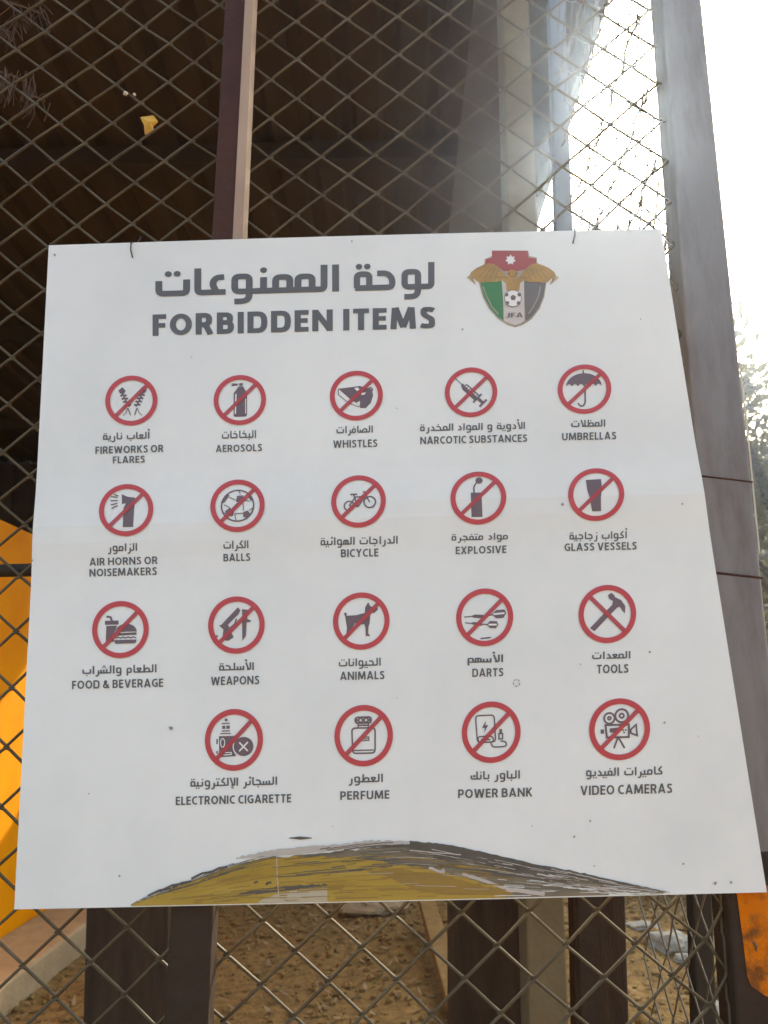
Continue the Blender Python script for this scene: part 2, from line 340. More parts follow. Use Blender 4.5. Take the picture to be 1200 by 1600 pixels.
# --- arabic lettering in a squared kufic hand, drawn stroke by stroke
XH, ASC, DSC = 1.0, 1.62, -.66
def dots(n, x, y):
    return {1: [(x, y)], 2: [(x - .24, y), (x + .24, y)], 3: [(x - .25, y), (x + .25, y), (x, y + .36)]}[n]
NOJOIN = set('اأإدرزوة ')
def glyph(ch, r, l):
    """r: joined to the letter before (on its right), l: joined to the next (on its left) -> width, strokes, dots"""
    st = []; dt = []
    if ch in 'اأإ':
        if r: wd = .62; st = [[(wd, 0), (.2, 0), (.2, ASC)]]
        else: wd = .44; st = [[(.22, -.18), (.22, ASC)]]
        if ch == 'أ': st.append([(.42, ASC + .62), (.12, ASC + .62), (.12, ASC + .36), (.5, ASC + .36)])
        if ch == 'إ': st.append([(.42, -.35), (.12, -.35), (.12, -.62), (.5, -.62)])
    elif ch in ('لا', 'لأ', 'لإ'):
        wd = 1.3 if r else 1.1
        st = [[(.12, ASC), (.62, 0)], [(.3, 0), (.98, 0), (.98, ASC)]]
        if r: st.append([(.9, -.001), (wd, 0)])
        if ch == 'لأ': st.append([(.3, ASC + .62), (.0, ASC + .62), (.0, ASC + .36), (.4, ASC + .36)])
        if ch == 'لإ': st.append([(.7, -.38), (.4, -.38), (.4, -.65), (.8, -.65)])
    elif ch == 'ل':
        wd = .62; st = [[(0, 0), (.42, 0), (.42, ASC)]]
        if r: wd = .85; st = [[(0, 0), (wd, 0)], [(.42, 0), (.42, ASC)]]
    elif ch in 'بتنيئ' and l:
        wd = .72 if not r else .85; x = wd - .2 if not r else .42
        st = [[(0, 0), (x, 0), (x, XH * .9)]] + ([[(x - .1, 0), (wd, 0)]] if r else [])
        dt = {'ب': dots(1, x - .05, -.5), 'ت': dots(2, x, 1.38), 'ن': dots(1, x, 1.38), 'ي': dots(2, x - .05, -.5), 'ئ': []}[ch]
        if ch == 'ئ': st.append([(x + .2, 1.66), (x - .12, 1.66), (x - .12, 1.4), (x + .28, 1.4)])
    elif ch in 'بت':
        wd = 1.9
        st = [[(.2, XH * .85), (.2, 0), (wd - .2, 0), (wd - .2, XH * .9)]]
        if r: st.append([(wd - .3, 0), (wd, 0)])
        dt = dots(1, .95, -.5) if ch == 'ب' else dots(2, .95, 1.3)
    elif ch in 'حجخ':
        wd = 1.4; st = [[(.22, XH * .95), (.8, XH * .95), (1.1, .6), (1.1, 0), (0, 0)]]
        if r: wd = 1.55; st.append([(1.0, 0), (wd, 0)])
        dt = {'ح': [], 'ج': dots(1, .65, -.5), 'خ': dots(1, .6, 1.45)}[ch]
    elif ch == 'د':
        wd = .98; st = [[(.3, XH), (.74, .62), (.74, 0), (.08, 0)]]
        if r: wd = 1.15; st.append([(.7, 0), (wd, 0)])
    elif ch in 'رز':
        wd = .8; st = [[(.6, XH * .75), (.6, -.3), (.42, DSC), (.02, DSC)]]
        if r: wd = .92; st = [[(.6, XH * .6), (.6, -.3), (.42, DSC), (.02, DSC)], [(.55, 0), (wd, 0)]]
        if ch == 'ز': dt = dots(1, .6, 1.35)
    elif ch == 'و':
        wd = 1.2; st = [[(1.0, 0), (.22, 0), (.22, XH), (1.0, XH), (1.0, -.4), (.8, DSC), (.2, DSC)]]
        if r: wd = 1.35; st.append([(.9, 0), (wd, 0)])
    elif ch == 'م':
        wd = 1.2; st = [[(.22, 0), (.22, XH * .88), (.98, XH * .88), (.98, 0)], [(0, 0), (wd, 0)]]
        if not r: st[1] = [(0, 0), (1.0, 0)]
        if not l: st[1] = [(.1, 0), (wd, 0)] if r else [(.1, 0), (1.0, 0)]; st.append([(.22, .1), (.22, DSC - .1)])
    elif ch in 'فق':
        wd = 1.1; st = [[(.2, 0), (.2, XH * .85), (.88, XH * .85), (.88, 0)], [(0, 0), (wd if r else .9, 0)]]; dt = dots(1, .54, 1.38)
    elif ch == 'ع':
        if r: wd = 1.2; st = [[(.18, XH * .85), (1.02, XH * .85), (.6, .1)], [(.18, XH * .85), (.6, .1)], [(0, 0), (wd, 0)]]
        else: wd = 1.15; st = [[(1.0, XH), (.55, XH * .97), (.35, .55), (.6, 0)], [(0, 0), (1.08, 0)]]
    elif ch == 'ة':
        wd = 1.15; st = [[(.2, 0), (.2, XH * .92), (.92, XH * .92), (.92, 0)], [(.1, 0), (wd if r else 1.0, 0)]]; dt = dots(2, .56, 1.42)
    elif ch in 'صض':
        wd = 1.95; st = [[(.15, 0), (.15, .62)], [(.5, 0), (.75, .5), (1.1, XH * .85), (1.6, XH * .8), (1.72, .4), (1.6, 0)], [(0, 0), (wd, 0)]]
    elif ch in 'طظ':
        wd = 1.75; st = [[(.42, 0), (.42, ASC)], [(.42, .2), (.8, XH * .82), (1.35, XH * .82), (1.5, .4), (1.38, 0)], [(0, 0), (wd if r else 1.5, 0)]]
        if ch == 'ظ': dt = dots(1, .95, 1.4)
    elif ch in 'سش':
        wd = 1.75 if r else 1.55; st = [[(.2, 0), (.2, XH * .72)], [(.78, 0), (.78, XH * .72)], [(1.36, 0), (1.36, XH * .82)], [(0, 0), (wd if r else 1.52, 0)]]
        if ch == 'ش': dt = dots(3, .8, 1.25)
    elif ch == 'ك':
        if l: wd = 1.2; st = [[(0, 0), (.95, 0), (.95, .5), (.3, .85), (.95, ASC)]] + ([[(.9, 0), (wd, 0)]] if r else [])
        else: wd = 1.6; st = [[(.2, .75), (.2, 0), (1.35, 0), (1.35, ASC)], [(.55, .45), (.8, .75), (.98, .45)]] + ([[(1.3, 0), (wd, 0)]] if r else [])
    elif ch == 'ه':
        wd = 1.35; st = [[(.2, 0), (.2, XH * .85), (1.1, XH * .85), (1.1, 0)], [(.65, .05), (.65, XH * .8)], [(0, 0), (wd if r else 1.15, 0)]]
    else: raise ValueError(ch)
    return wd, st, dt
def arabic(pr, text, x0, x1, ybase, asc, t=.33, slope=SLOPE, dot=.16, space=.75):
    for a, b in (('لا', '\x01'), ('لأ', '\x02'), ('لإ', '\x03')): text = text.replace(a, b)
    ex = {'\x01': 'لا', '\x02': 'لأ', '\x03': 'لإ'}
    items = []; pen = 0.0
    for i, ch in enumerate(text):
        if ch == ' ': pen += space; continue
        r = i > 0 and text[i - 1] not in NOJOIN and text[i - 1] not in ex
        l = ch not in NOJOIN and ch not in ex and i + 1 < len(text) and text[i + 1] != ' '
        wd, st, dt = glyph(ex.get(ch, ch), r, l)
        pen += wd; items.append((pen, st, dt))
        if not l: pen += .2
    if not l: pen -= .2
    total = pen; sx = (x1 - x0) / total; sy = asc / (ASC + .18); cx = (x0 + x1) / 2
    def F(x, y):
        X = x0 + x * sx; return (X, ybase - (y + .18) * sy + slope * (X - cx))
    for left, st, dt in items:
        ox = total - left
        for s_ in st: pr.stroke([(ox + x, y) for x, y in s_], t * (.62 if len(s_) == 4 and s_[0][1] in (ASC + .62, -.35, 1.66, -.38) else 1), F, rc=.26)
        for (x, y) in dt: pr.disc((ox + x, y), dot, F, n=12)

for tx, a_, b_, yb_ in (('لوحة', 552.5, 679, 455.2), ('الممنوعات', 243, 531, 461)):
    pr = Print(); arabic(pr, tx, a_, b_, yb_, 42, t=.37, dot=.19); pr.build('arabic_title_word', M['ink'], sign)
pr = Print(); latin(pr, 'FORBIDDEN ITEMS', 239, 680, 487, 520.3, t=.215); pr.build('english_title_lettering', M['ink'], sign)

# --- pictograms. Symbols are drawn in units of their ring's radius, x right, y up
def sym_firework(p, f):
    for s in (-1, 1):
        m = lambda pts: [(s * x + (.08 if s > 0 else 0), y) for x, y in pts]
        p.poly(m([(.50, .42), (.36, .55), (.30, .50), (.22, .40), (.30, .27), (.44, .30)]), f)
        for k in range(4):
            x = .30 - .055 * k; y = .19 - .13 * k
            p.stroke(m([(x + .12, y), (x + .04, y + .06), (x - .03, y), (x - .11, y + .05)]), .075, f)
        p.stroke(m([(.13, -.30), (.04, -.58)]), .04, f)
        p.stroke(m([(.15, -.30), (.20, -.48), (.32, -.60)]), .025, f)
def sym_aerosol(p, f):
    p.poly([(-.24, -.60), (-.20, -.66), (.22, -.66), (.27, -.60), (.27, .28), (.17, .45), (.12, .55), (-.05, .55), (-.12, .45), (-.24, .28)], f)
    p.poly([(-.03, .57), (.11, .57), (.11, .68), (-.03, .68)], f)
    p.stroke([(-.32, .60), (-.08, .62)], .06, f); p.stroke([(-.30, .66), (-.08, .65)], .03, f)
def sym_aerosol_w(p, f):
    p.stroke([(-.15, .25), (-.17, -.55)], .05, f); p.stroke([(.22, .05), (.22, -.55)], .03, f)
def sym_whistle(p, f):
    p.poly([(-.68, .30), (-.1, .36), (.12, .39), (.42, .30), (.58, .24), (.63, 0), (.54, -.30), (.36, -.50), (.16, -.50), (.05, -.32), (-.22, -.14)], f)
    p.stroke([(-.68, .30), (-.67, .06), (-.3, -.28), (.1, -.46)], .03, f); p.ring((.52, .22), .09, .04, f, n=14)
def sym_whistle_w(p, f):
    p.poly([(-.08, .30), (.06, .33), (.12, .24), (.02, .18)], f); p.poly([(.20, .10), (.36, .12), (.30, .03), (.18, .02)], f)
    p.poly([(.02, -.28), (.14, -.22), (.12, -.42)], f)
def rotf(f, c, a):
    ca, sa = math.cos(a), math.sin(a); return lambda x, y: f(c[0] + x * ca - y * sa, c[1] + x * sa + y * ca)
def sym_syringe(p, f):
    h = rotf(f, (0, .0), R(-44))
    p.stroke([(-.82, .0), (-.42, 0)], .03, h); p.poly([(-.48, -.05), (-.30, -.14), (.32, -.14), (.32, .02), (-.30, .02), (-.48, .05)], h)
    p.stroke([(-.32, .12), (.36, .12)], .04, h); p.stroke([(-.36, .04), (-.32, .13)], .05, h)
    p.stroke([(.34, -.24), (.34, .22)], .07, h); p.stroke([(.34, 0), (.62, 0)], .12, h); p.stroke([(.64, -.19), (.64, .19)], .08, h)
    for k in range(5): p.stroke([(-.24 + k * .12, -.1), (-.24 + k * .12, .10)], .03, h)
def sym_umbrella(p, f):
    top = [(.66 * math.cos(a) - .02, .12 + .53 * math.sin(a)) for a in [math.pi * k / 24 for k in range(25)]]
    sc = []
    for k in range(6):
        x0 = -.68 + .22 * k
        for u in (0.0, .25, .5, .75): sc.append((x0 + .22 * u, .12 + .10 * math.sin(math.pi * u)))
    p.poly(top + sc, f); p.stroke([(-.04, .64), (-.05, .76)], .06, f)
    p.stroke([(.02, .2), (.03, -.55), (-.04, -.68), (-.16, -.68), (-.24, -.55)], .06, f, rc=.1)
def sym_horn(p, f):
    p.poly([(-.12, -.65), (.26, -.65), (.31, .45), (.02, .52), (-.04, .2), (-.10, .1)], f); p.poly([(-.18, .62), (-.16, .23), (.05, .3), (.3, .35), (.3, .48), (.06, .5)], f)
    for a in ((-.46, .62, -.30, .55), (-.57, .54, -.33, .50), (-.58, .38, -.32, .37), (-.57, .21, -.33, .27), (-.54, .08, -.32, .18)):
        p.stroke([a[:2], a[2:]], .045, f)
def sym_ball(p, f):
    p.ring((0, 0), .59, .055, f, n=40)
    def pent(c, r, a): p.poly([(c[0] + r * math.cos(a + k * 1.2566), c[1] + r * math.sin(a + k * 1.2566)) for k in range(5)], f)
    pent((.10, .24), .18, R(60)); pent((-.28, -.25), .18, R(20)); pent((.33, -.34), .15, R(0))
    p.poly([(-.57, .10), (-.48, .14), (-.30, .40), (-.38, .46), (-.52, .28)], f); p.poly([(.34, .45), (.44, .36), (.54, .22), (.5, .14), (.38, .34)], f)
    for a in ((.10, .42, .05, .58), (-.08, .22, -.32, .34), (-.02, .1, -.2, -.1), (.2, .08, .22, -.2), (-.28, -.07, -.5, .05), (.25, -.3, -.1, -.3), (.28, .2, .45, .15), (-.1, -.3, -.05, -.57), (.42, -.2, .56, -.1), (-.42, -.3, -.52, -.25)):
        p.stroke([a[:2], a[2:]], .03, f)
def sym_bicycle(p, f):
    p.ring((-.34, -.17), .18, .05, f); p.ring((.41, -.04), .21, .055, f)
    p.stroke([(-.30, .27), (-.05, .27)], .06, f)
    for a in ((-.18, .26, -.13, .1), (-.34, -.17, -.13, .14), (-.13, .16, .22, .18), (-.13, .1, -.01, -.2), (.22, .17, -.01, -.2), (-.34, -.17, -.01, -.2), (.20, .35, .41, -.05), (.16, .36, .28, .34)):
        p.stroke([a[:2], a[2:]], .05, f)
def sym_explosive(p, f):
    p.poly([(-.27, .20), (.12, .20), (.15, -.71), (-.24, -.71)], f)
    p.stroke([(-.15, .2), (-.16, .45), (-.03, .62)], .05, f, rc=.1); p.disc((.03, .66), .13, f, ry=.12)
def sym_glass(p, f):
    p.poly([(-.36, .56), (.18, .58), (.21, .25), (.17, -.12), (.18, -.63), (-.14, -.63), (-.21, -.18), (-.31, .15)], f)
def sym_food(p, f):
    p.poly([(-.55, .32), (-.07, .32), (-.07, .18), (-.55, .18)], f); p.poly([(-.50, .14), (-.12, .14), (-.22, -.1), (-.24, -.42), (-.52, -.42)], f)
    p.stroke([(-.30, .3), (-.35, .44), (-.50, .47)], .07, f)
    p.poly([(-.17, -.08)] + [(.20 + .37 * math.cos(a), -.08 + .28 * math.sin(a)) for a in [math.pi * (1 - k / 16) for k in range(17)]], f)
    p.stroke([(-.2, -.17), (.56, -.15)], .085, f)
    p.stroke([(-.18 + .09 * k, -.30 + (.04 if k % 2 else 0)) for k in range(9)], .04, f)
    p.poly([(-.22, -.36), (.56, -.36), (.54, -.46), (.48, -.49), (-.16, -.49), (-.21, -.45)], f)
def sym_weapons(p, f):
    p.poly([(-.62, .0), (-.54, .02), (.05, .62), (.14, .52), (.08, .38), (-.05, .26), (-.30, .02), (-.18, -.25), (-.10, -.42), (-.28, -.54), (-.50, -.50), (-.46, -.14)], f)
    p.stroke([(-.24, -.1), (-.06, .04), (.0, .22)], .05, f); p.disc((-.69, -.37), .04, f, n=8)
    p.poly([(.20, .55), (.42, .52), (.38, .20), (.50, .16), (.50, .10), (.36, .08), (.33, -.38), (.21, -.56), (.20, .05)], f)
def sym_dog(p, f):
    q = [(285, 290), (298, 282), (312, 288), (310, 312), (400, 310), (480, 290), (485, 235), (512, 190), (530, 225), (560, 245), (602, 250), (600, 265), (570, 292), (535, 292), (530, 330), (525, 390), (515, 420), (513, 485), (530, 500), (525, 508), (490, 508), (485, 420), (475, 395), (430, 400), (392, 382), (370, 412), (342, 480), (330, 500), (305, 500), (315, 430), (302, 350), (298, 318)]
    p.poly([((x - 448) / 265, (366 - y) / 268) for x, y in q], f)
def sym_darts(p, f):
    def z(*q): return [((x - 206) / 162, (237 - y) / 163) for x, y in q]
    p.stroke(z((90, 233), (135, 230)), .035, f); p.poly(z((125, 230), (150, 220), (197, 222), (197, 240), (150, 239)), f); p.stroke(z((195, 230), (248, 224)), .04, f)
    p.poly(z((245, 222), (272, 198), (318, 195), (328, 216), (312, 243), (272, 244)), f)
    p.stroke(z((95, 265), (135, 270)), .035, f); p.poly(z((122, 268), (145, 262), (190, 268), (190, 284), (148, 280)), f); p.stroke(z((188, 275), (222, 278)), .04, f)
    p.poly(z((217, 278), (236, 258), (276, 261), (283, 281), (270, 300), (236, 298)), f); p.stroke(z((183, 356), (241, 352)), .05, f)
def sym_darts_w(p, f):
    def z(*q): return [((x - 206) / 162, (237 - y) / 163) for x, y in q]
    p.stroke(z((255, 221), (318, 216)), .06, f); p.stroke(z((228, 279), (274, 280)), .06, f)
def sym_hammer(p, f):
    def z(*q): return [((x - 901) / 165, (217 - y) / 165) for x, y in q]
    p.poly(z((803, 295), (828, 313), (962, 178), (938, 156)), f)
    p.poly(z((905, 110), (924, 97), (942, 112), (945, 122), (980, 140), (1004, 175), (1002, 216), (988, 200), (972, 178), (955, 182), (930, 158), (935, 146), (912, 130)), f)
def sym_ecig(p, f):
    def z(*q): return [((x - 608) / 260, (376 - y) / 276) for x, y in q]
    p.poly(z((475, 340), (622, 340), (622, 522), (500, 526), (475, 515)), f); p.disc(z((695, 437))[0], .33, f, ry=.31)
    for q in (((498, 228), (570, 228)), ((498, 295), (572, 295)), ((485, 318), (580, 318))): p.stroke(z(*q), .035, f)
    for q in (((503, 262), (530, 262)), ((540, 262), (570, 262))): p.stroke(z(*q), .10, f)
    p.disc(z((538, 197))[0], .05, f, n=10); p.stroke(z((457, 365), (457, 410)), .05, f); p.stroke(z((457, 472), (457, 495)), .05, f)
def sym_ecig_w(p, f):
    def z(*q): return [((x - 608) / 260, (376 - y) / 276) for x, y in q]
    p.ring(z((507, 400))[0], .07, .03, f, ry=.14); p.stroke(z((655, 400), (732, 478)), .05, f); p.stroke(z((732, 398), (655, 478)), .05, f)
    p.stroke(z((515, 508), (585, 506), (585, 488), (530, 488)), .03, f)
    c = z((695, 437))[0]; p.stroke([(c[0] + .36 * math.cos(a), c[1] + .34 * math.sin(a)) for a in [R(100 + 7 * k) for k in range(24)]], .035, f)
def sym_perfume(p, f):
    def z(*q): return [((x - 548) / 365, (474 - y) / 383) for x, y in q]
    p.stroke(z((400, 378), (690, 378), (690, 692), (412, 692)), .05, f, rc=.12, closed=True); p.stroke(z((420, 655), (675, 655)), .04, f)
    p.stroke(z((445, 245), (640, 245), (640, 316), (445, 316)), .06, f, rc=.09, closed=True)
    p.ring(z((510, 281))[0], .07, .05, f, n=14); p.ring(z((578, 281))[0], .07, .05, f, n=14); p.disc(z((460, 281))[0], .05, f, n=8); p.disc(z((628, 281))[0], .05, f, n=8)
    p.stroke(z((475, 328), (480, 370)), .04, f); p.stroke(z((610, 328), (605, 370)), .04, f); p.stroke(z((480, 345), (608, 345)), .05, f)
    p.stroke(z((515, 492), (612, 492), (612, 536), (515, 536)), .035, f, closed=True); p.stroke(z((520, 514), (606, 514)), .03, f)
def sym_powerbank(p, f):
    def z(*q): return [((x - 242) / 145, (202 - y) / 151) for x, y in q]
    p.stroke(z((165, 120), (257, 118), (264, 250), (175, 252)), .045, f, rc=.12, closed=True); p.stroke(z((176, 222), (250, 222), (255, 250), (180, 250)), .045, f, rc=.1, closed=True)
    p.poly(z((217, 145), (197, 180), (211, 180), (206, 205), (228, 166), (213, 168)), f)
    p.stroke(z((192, 238), (238, 238)), .05, f); p.stroke(z((240, 255), (250, 275), (300, 275), (318, 270), (315, 250), (288, 246)), .045, f, rc=.1)
    p.stroke(z((280, 210), (298, 210), (298, 236), (280, 236)), .045, f, closed=True); p.stroke(z((289, 188), (289, 210)), .09, f)
def sym_video(p, f):
    def z(*q): return [((x - 875) / 151, (187 - y) / 152) for x, y in q]
    p.ring(z((825, 132))[0], .17, .06, f); p.ring(z((825, 132))[0], .05, .05, f, n=12); p.ring(z((886, 121))[0], .21, .065, f); p.ring(z((886, 121))[0], .07, .055, f, n=14)
    p.stroke(z((806, 165), (921, 165), (921, 226), (812, 226)), .065, f, closed=True); p.poly(z((826, 182), (872, 178), (872, 200), (828, 203)), f)
    p.stroke(z((930, 190), (957, 166), (962, 220), (930, 207)), .055, f, closed=True); p.stroke(z((790, 186), (790, 206)), .11, f)
    for q in ((893, 192), (906, 192), (898, 204)): p.disc(z(q)[0], .03, f, n=8)
    p.stroke(z((866, 230), (847, 280)), .055, f); p.stroke(z((872, 230), (900, 280)), .055, f)

PIC = [  # symbol, white detail, ring cx cy rx ry, slash dir, arabic (text x0 x1 base asc), english lines (text x0 x1 top bottom), label
 (sym_firework, None, 206, 626.7, 41, 39, 1, ('ألعاب نارية', 161, 234.5, 687, 11), [('FIREWORKS OR', 149.5, 256, 697, 708.3), ('FLARES', 176.8, 227, 713.2, 724)], 'crossed-out fireworks'),
 (sym_aerosol, sym_aerosol_w, 375.5, 626.5, 41, 39, 1, ('البخاخات', 347, 401, 686, 12), [('AEROSOLS', 338, 410, 695.8, 706.9)], 'crossed-out spray can'),
 (sym_whistle, sym_whistle_w, 557, 620, 41.4, 38.8, 1, ('الصافرات', 525.8, 583, 678, 11), [('WHISTLES', 521, 589.7, 688.8, 700.5)], 'crossed-out whistle'),
 (sym_syringe, None, 735.5, 614.7, 41, 38.7, 1, ('الأدوية و المواد المخدرة', 656, 820, 673.5, 11), [('NARCOTIC SUBSTANCES', 656.4, 823, 682, 693.6)], 'crossed-out syringe'),
 (sym_umbrella, None, 912.4, 609.3, 42, 38.5, 1, ('المظلات', 891.5, 945.4, 668, 11), [('UMBRELLAS', 877.4, 962, 676.7, 688.3)], 'crossed-out umbrella'),
 (sym_horn, None, 198.8, 798, 42.6, 41, 1, ('الزامور', 170, 216, 862, 12), [('AIR HORNS OR', 141, 247, 871.3, 883), ('NOISEMAKERS', 140.5, 246, 888, 900)], 'crossed-out air horn'),
 (sym_ball, None, 372.5, 791.7, 42.5, 41.2, 1, ('الكرات', 350, 389.5, 858, 12), [('BALLS', 350, 391.8, 865.8, 877.5)], 'crossed-out football'),
 (sym_bicycle, None, 560.5, 785.2, 42.5, 41, 1, ('الدراجات الهوائية', 501, 621.7, 852, 12), [('BICYCLE', 533, 591.3, 858.7, 871)], 'crossed-out bicycle'),
 (sym_explosive, None, 746.4, 779.9, 43.5, 41.4, 1, ('مواد متفجرة', 704.8, 793.3, 845, 10.5), [('EXPLOSIVE', 711.6, 790.6, 854.2, 865.8)], 'crossed-out explosive stick'),
 (sym_glass, None, 929.6, 774.2, 43.8, 41.2, 1, ('أكواب زجاجية', 888.5, 978.7, 843, 11.5), [('GLASS VESSELS', 881, 994, 848.6, 860.5)], 'crossed-out drinking glass'),
 (sym_food, None, 189, 983.9, 44.5, 44.7, 1, ('الطعام والشراب', 128.9, 245.8, 1052, 12.5), [('FOOD & BEVERAGE', 113, 256, 1062, 1075)], 'crossed-out cup and burger'),
 (sym_weapons, None, 370.2, 977, 44.2, 44.7, 1, ('الأسلحة', 342.6, 397.8, 1047.5, 12), [('WEAPONS', 330.5, 405.8, 1056.7, 1070)], 'crossed-out pistol and knife'),
 (sym_dog, None, 564.7, 970.9, 44.2, 44.7, 1, ('الحيوانات', 529.5, 595.3, 1041, 12.3), [('ANIMALS', 531.7, 600.8, 1049.2, 1062)], 'crossed-out dog'),
 (sym_darts, sym_darts_w, 756.7, 965, 44.6, 45, 1, ('الأسهم', 729.4, 786, 1035.5, 12), [('DARTS', 737.4, 785.8, 1044.4, 1057.3)], 'crossed-out darts'),
 (sym_hammer, None, 947.9, 959.7, 45.2, 45.4, -1, ('المعدات', 924, 984.6, 1029.5, 11.5), [('TOOLS', 931.8, 981, 1038.3, 1051.8)], 'crossed-out hammer'),
 (sym_ecig, sym_ecig_w, 366.4, 1155.8, 45.5, 48.3, 1, ('السجائر الإلكترونية', 298, 434, 1227.5, 13), [('ELECTRONIC CIGARETTE', 275.4, 455.7, 1242.2, 1255.4)], 'crossed-out electronic cigarette'),
 (sym_perfume, None, 568.4, 1149.2, 45.7, 48, 1, ('العطور', 545, 598.8, 1222, 13), [('PERFUME', 531.9, 608.5, 1235, 1248.3)], 'crossed-out perfume bottle'),
 (sym_powerbank, None, 766.8, 1143.8, 46, 48, 1, ('الباور بانك', 734.3, 812, 1217, 13), [('POWER BANK', 715.3, 831, 1231.4, 1245.3)], 'crossed-out charging bank'),
 (sym_video, None, 967, 1139.3, 47.8, 48.3, 1, ('كاميرات الفيديو', 914.2, 1035, 1211.5, 13), [('VIDEO CAMERAS', 906, 1049.4, 1225.7, 1240.3)], 'crossed-out film camera'),
]
for (fn, fw, cx, cy, rx, ry, sl, ar, en, lab) in PIC:
    F = lambda x, y, cx=cx, cy=cy, rx=rx, ry=ry: (cx + rx * x, cy - ry * y + SLOPE * rx * x)
    p = Print(.0013, .0); p.ring((0, 0), .905, .185, F, n=64)
    pic = p.build('prohibition_ring', M['ink_red'], sign); pic['label'] = 'red ring of the ' + lab + ' pictogram'
    p = Print(.0015, 0); p.stroke([(-.585, -.585 * sl), (.585, .585 * sl)], .15, F); p.build('slash', M['ink_slash'], pic)
    p = Print(.0005); fn(p, F); p.build('symbol', M['ink_symbol'], pic)
    if fw: p = Print(.0010, .00002); fw(p, F); p.build('symbol_detail', M['ink_white'], pic)
    p = Print(.0005); arabic(p, *ar, t=.32); p.build('arabic_caption', M['ink'], pic)
    p = Print(.0006)
    for e in en: latin(p, *e)
    p.build('english_caption', M['ink'], pic)

# --- crest (zoom coordinates: 7.5 px per photo pixel from 720,380)
def K(x, y): return (720 + x / 7.5, 380 + y / 7.5)
def lay(base): return Print(base, .00002)
shield = [(360, 100), (785, 100), (800, 165), (885, 180), (890, 240), (985, 330), (1000, 470), (975, 640), (920, 780), (830, 900), (720, 970), (630, 998), (540, 970), (430, 900), (330, 790), (255, 650), (215, 500), (190, 400), (240, 300), (275, 245), (275, 205), (360, 165)]
p = lay(.0004); p.poly(shield, K); crest = p.build('crest', M['silver'], sign); crest['label'] = 'shield crest with gold eagle over green, white, black and red fields'
p = lay(.0006); p.poly([(362, 105), (780, 105), (790, 185), (880, 195), (880, 260), (720, 330), (640, 345), (500, 340), (430, 290), (285, 260), (290, 205), (362, 190)], K); p.build('red_field', M['red'], crest)
p = lay(.0006); p.poly([(235, 400), (470, 420), (488, 650), (495, 915), (430, 875), (345, 780), (275, 650), (225, 480)], K); p.build('green_field', M['green'], crest)
p = lay(.0006); p.poly([(740, 420), (985, 400), (990, 470), (965, 630), (905, 770), (830, 870), (755, 925), (745, 700)], K); p.build('black_field', M['black'], crest)
p = lay(.0007); p.poly([(472, 420), (735, 420), (740, 920), (700, 950), (630, 975), (560, 950), (500, 920), (490, 640)], K); p.build('white_field', M['crest_white'], crest)
p = lay(.0008); p.stroke([(255, 520), (300, 640), (360, 760), (440, 850)], 14, K); p.build('shield_highlight', M['silver'], crest); p = lay(.0008); p.stroke([(930, 520), (905, 640), (850, 750), (790, 840)], 12, K); p.build('shield_highlight', M['silver'], crest)
p = lay(.0010)
for s in (-1, 1):
    q = lambda pts: [(605 + s * x * 1.07, y) for x, y in pts]
    p.poly(q([(55, 430), (110, 360), (160, 300), (205, 262), (265, 252), (330, 275), (400, 310), (455, 355), (470, 400), (420, 430), (380, 470), (330, 480), (280, 470), (230, 470), (170, 470), (120, 450), (60, 500)]), K)
    for k_ in range(6): p.stroke(q([(400 + k_ * 10, 345 + k_ * 16), (500 - k_ * 18, 425 + k_ * 14)]), 11, K)
p.poly([(535, 420), (545, 350), (585, 325), (620, 330), (650, 352), (665, 420), (690, 480), (680, 570), (610, 590), (530, 570), (525, 480)], K)
p.build('eagle', M['eagle'], crest)
p = lay(.0013)
for s in (-1, 1):
    for k_ in range(4): p.stroke([(605 + s * (150 + k_ * 55), 300 + k_ * 8), (605 + s * (215 + k_ * 60), 450 - k_ * 8)], 5, K)
    p.stroke([(605 + s * 70, 430), (605 + s * 110, 415), (605 + s * 210, 420)], 7, K)
for q in ((560, 375), (645, 375)): p.disc(q, 14, K, n=8)
p.stroke([(575, 405), (635, 405)], 10, K); p.build('eagle_shadow', M['eagle_dark'], crest)
p = lay(.0016); p.disc((605, 665), 98, K, n=28); p.build('crest_ball', M['ink_white'], crest)
p = lay(.0019); p.disc((608, 657), 35, K, n=5, a0=-1.57)
for a in (-150, -30, 40, 140): p.disc((605 + 86 * math.cos(R(a)), 665 + 86 * math.sin(R(a))), 24, K, n=6)
p.ring((605, 665), 97, 7, K); p.build('ball_patches', M['black'], crest)
p = lay(.0016); latin(p, 'JFA', 790.5, 816, 491, 498.3, t=.18); p.build('crest_letters', M['black'], crest)
p = lay(.0010); p.disc((578, 212), 45, K, n=7)
for k_ in range(7):
    a = 2 * math.pi * k_ / 7 - 1.57; p.poly([(578 + 62 * math.cos(a), 212 + 62 * math.sin(a)), (578 + 40 * math.cos(a + .4), 212 + 40 * math.sin(a + .4)), (578 + 40 * math.cos(a - .4), 212 + 40 * math.sin(a - .4))], K)
p.build('crest_star', M['ink_white'], crest)

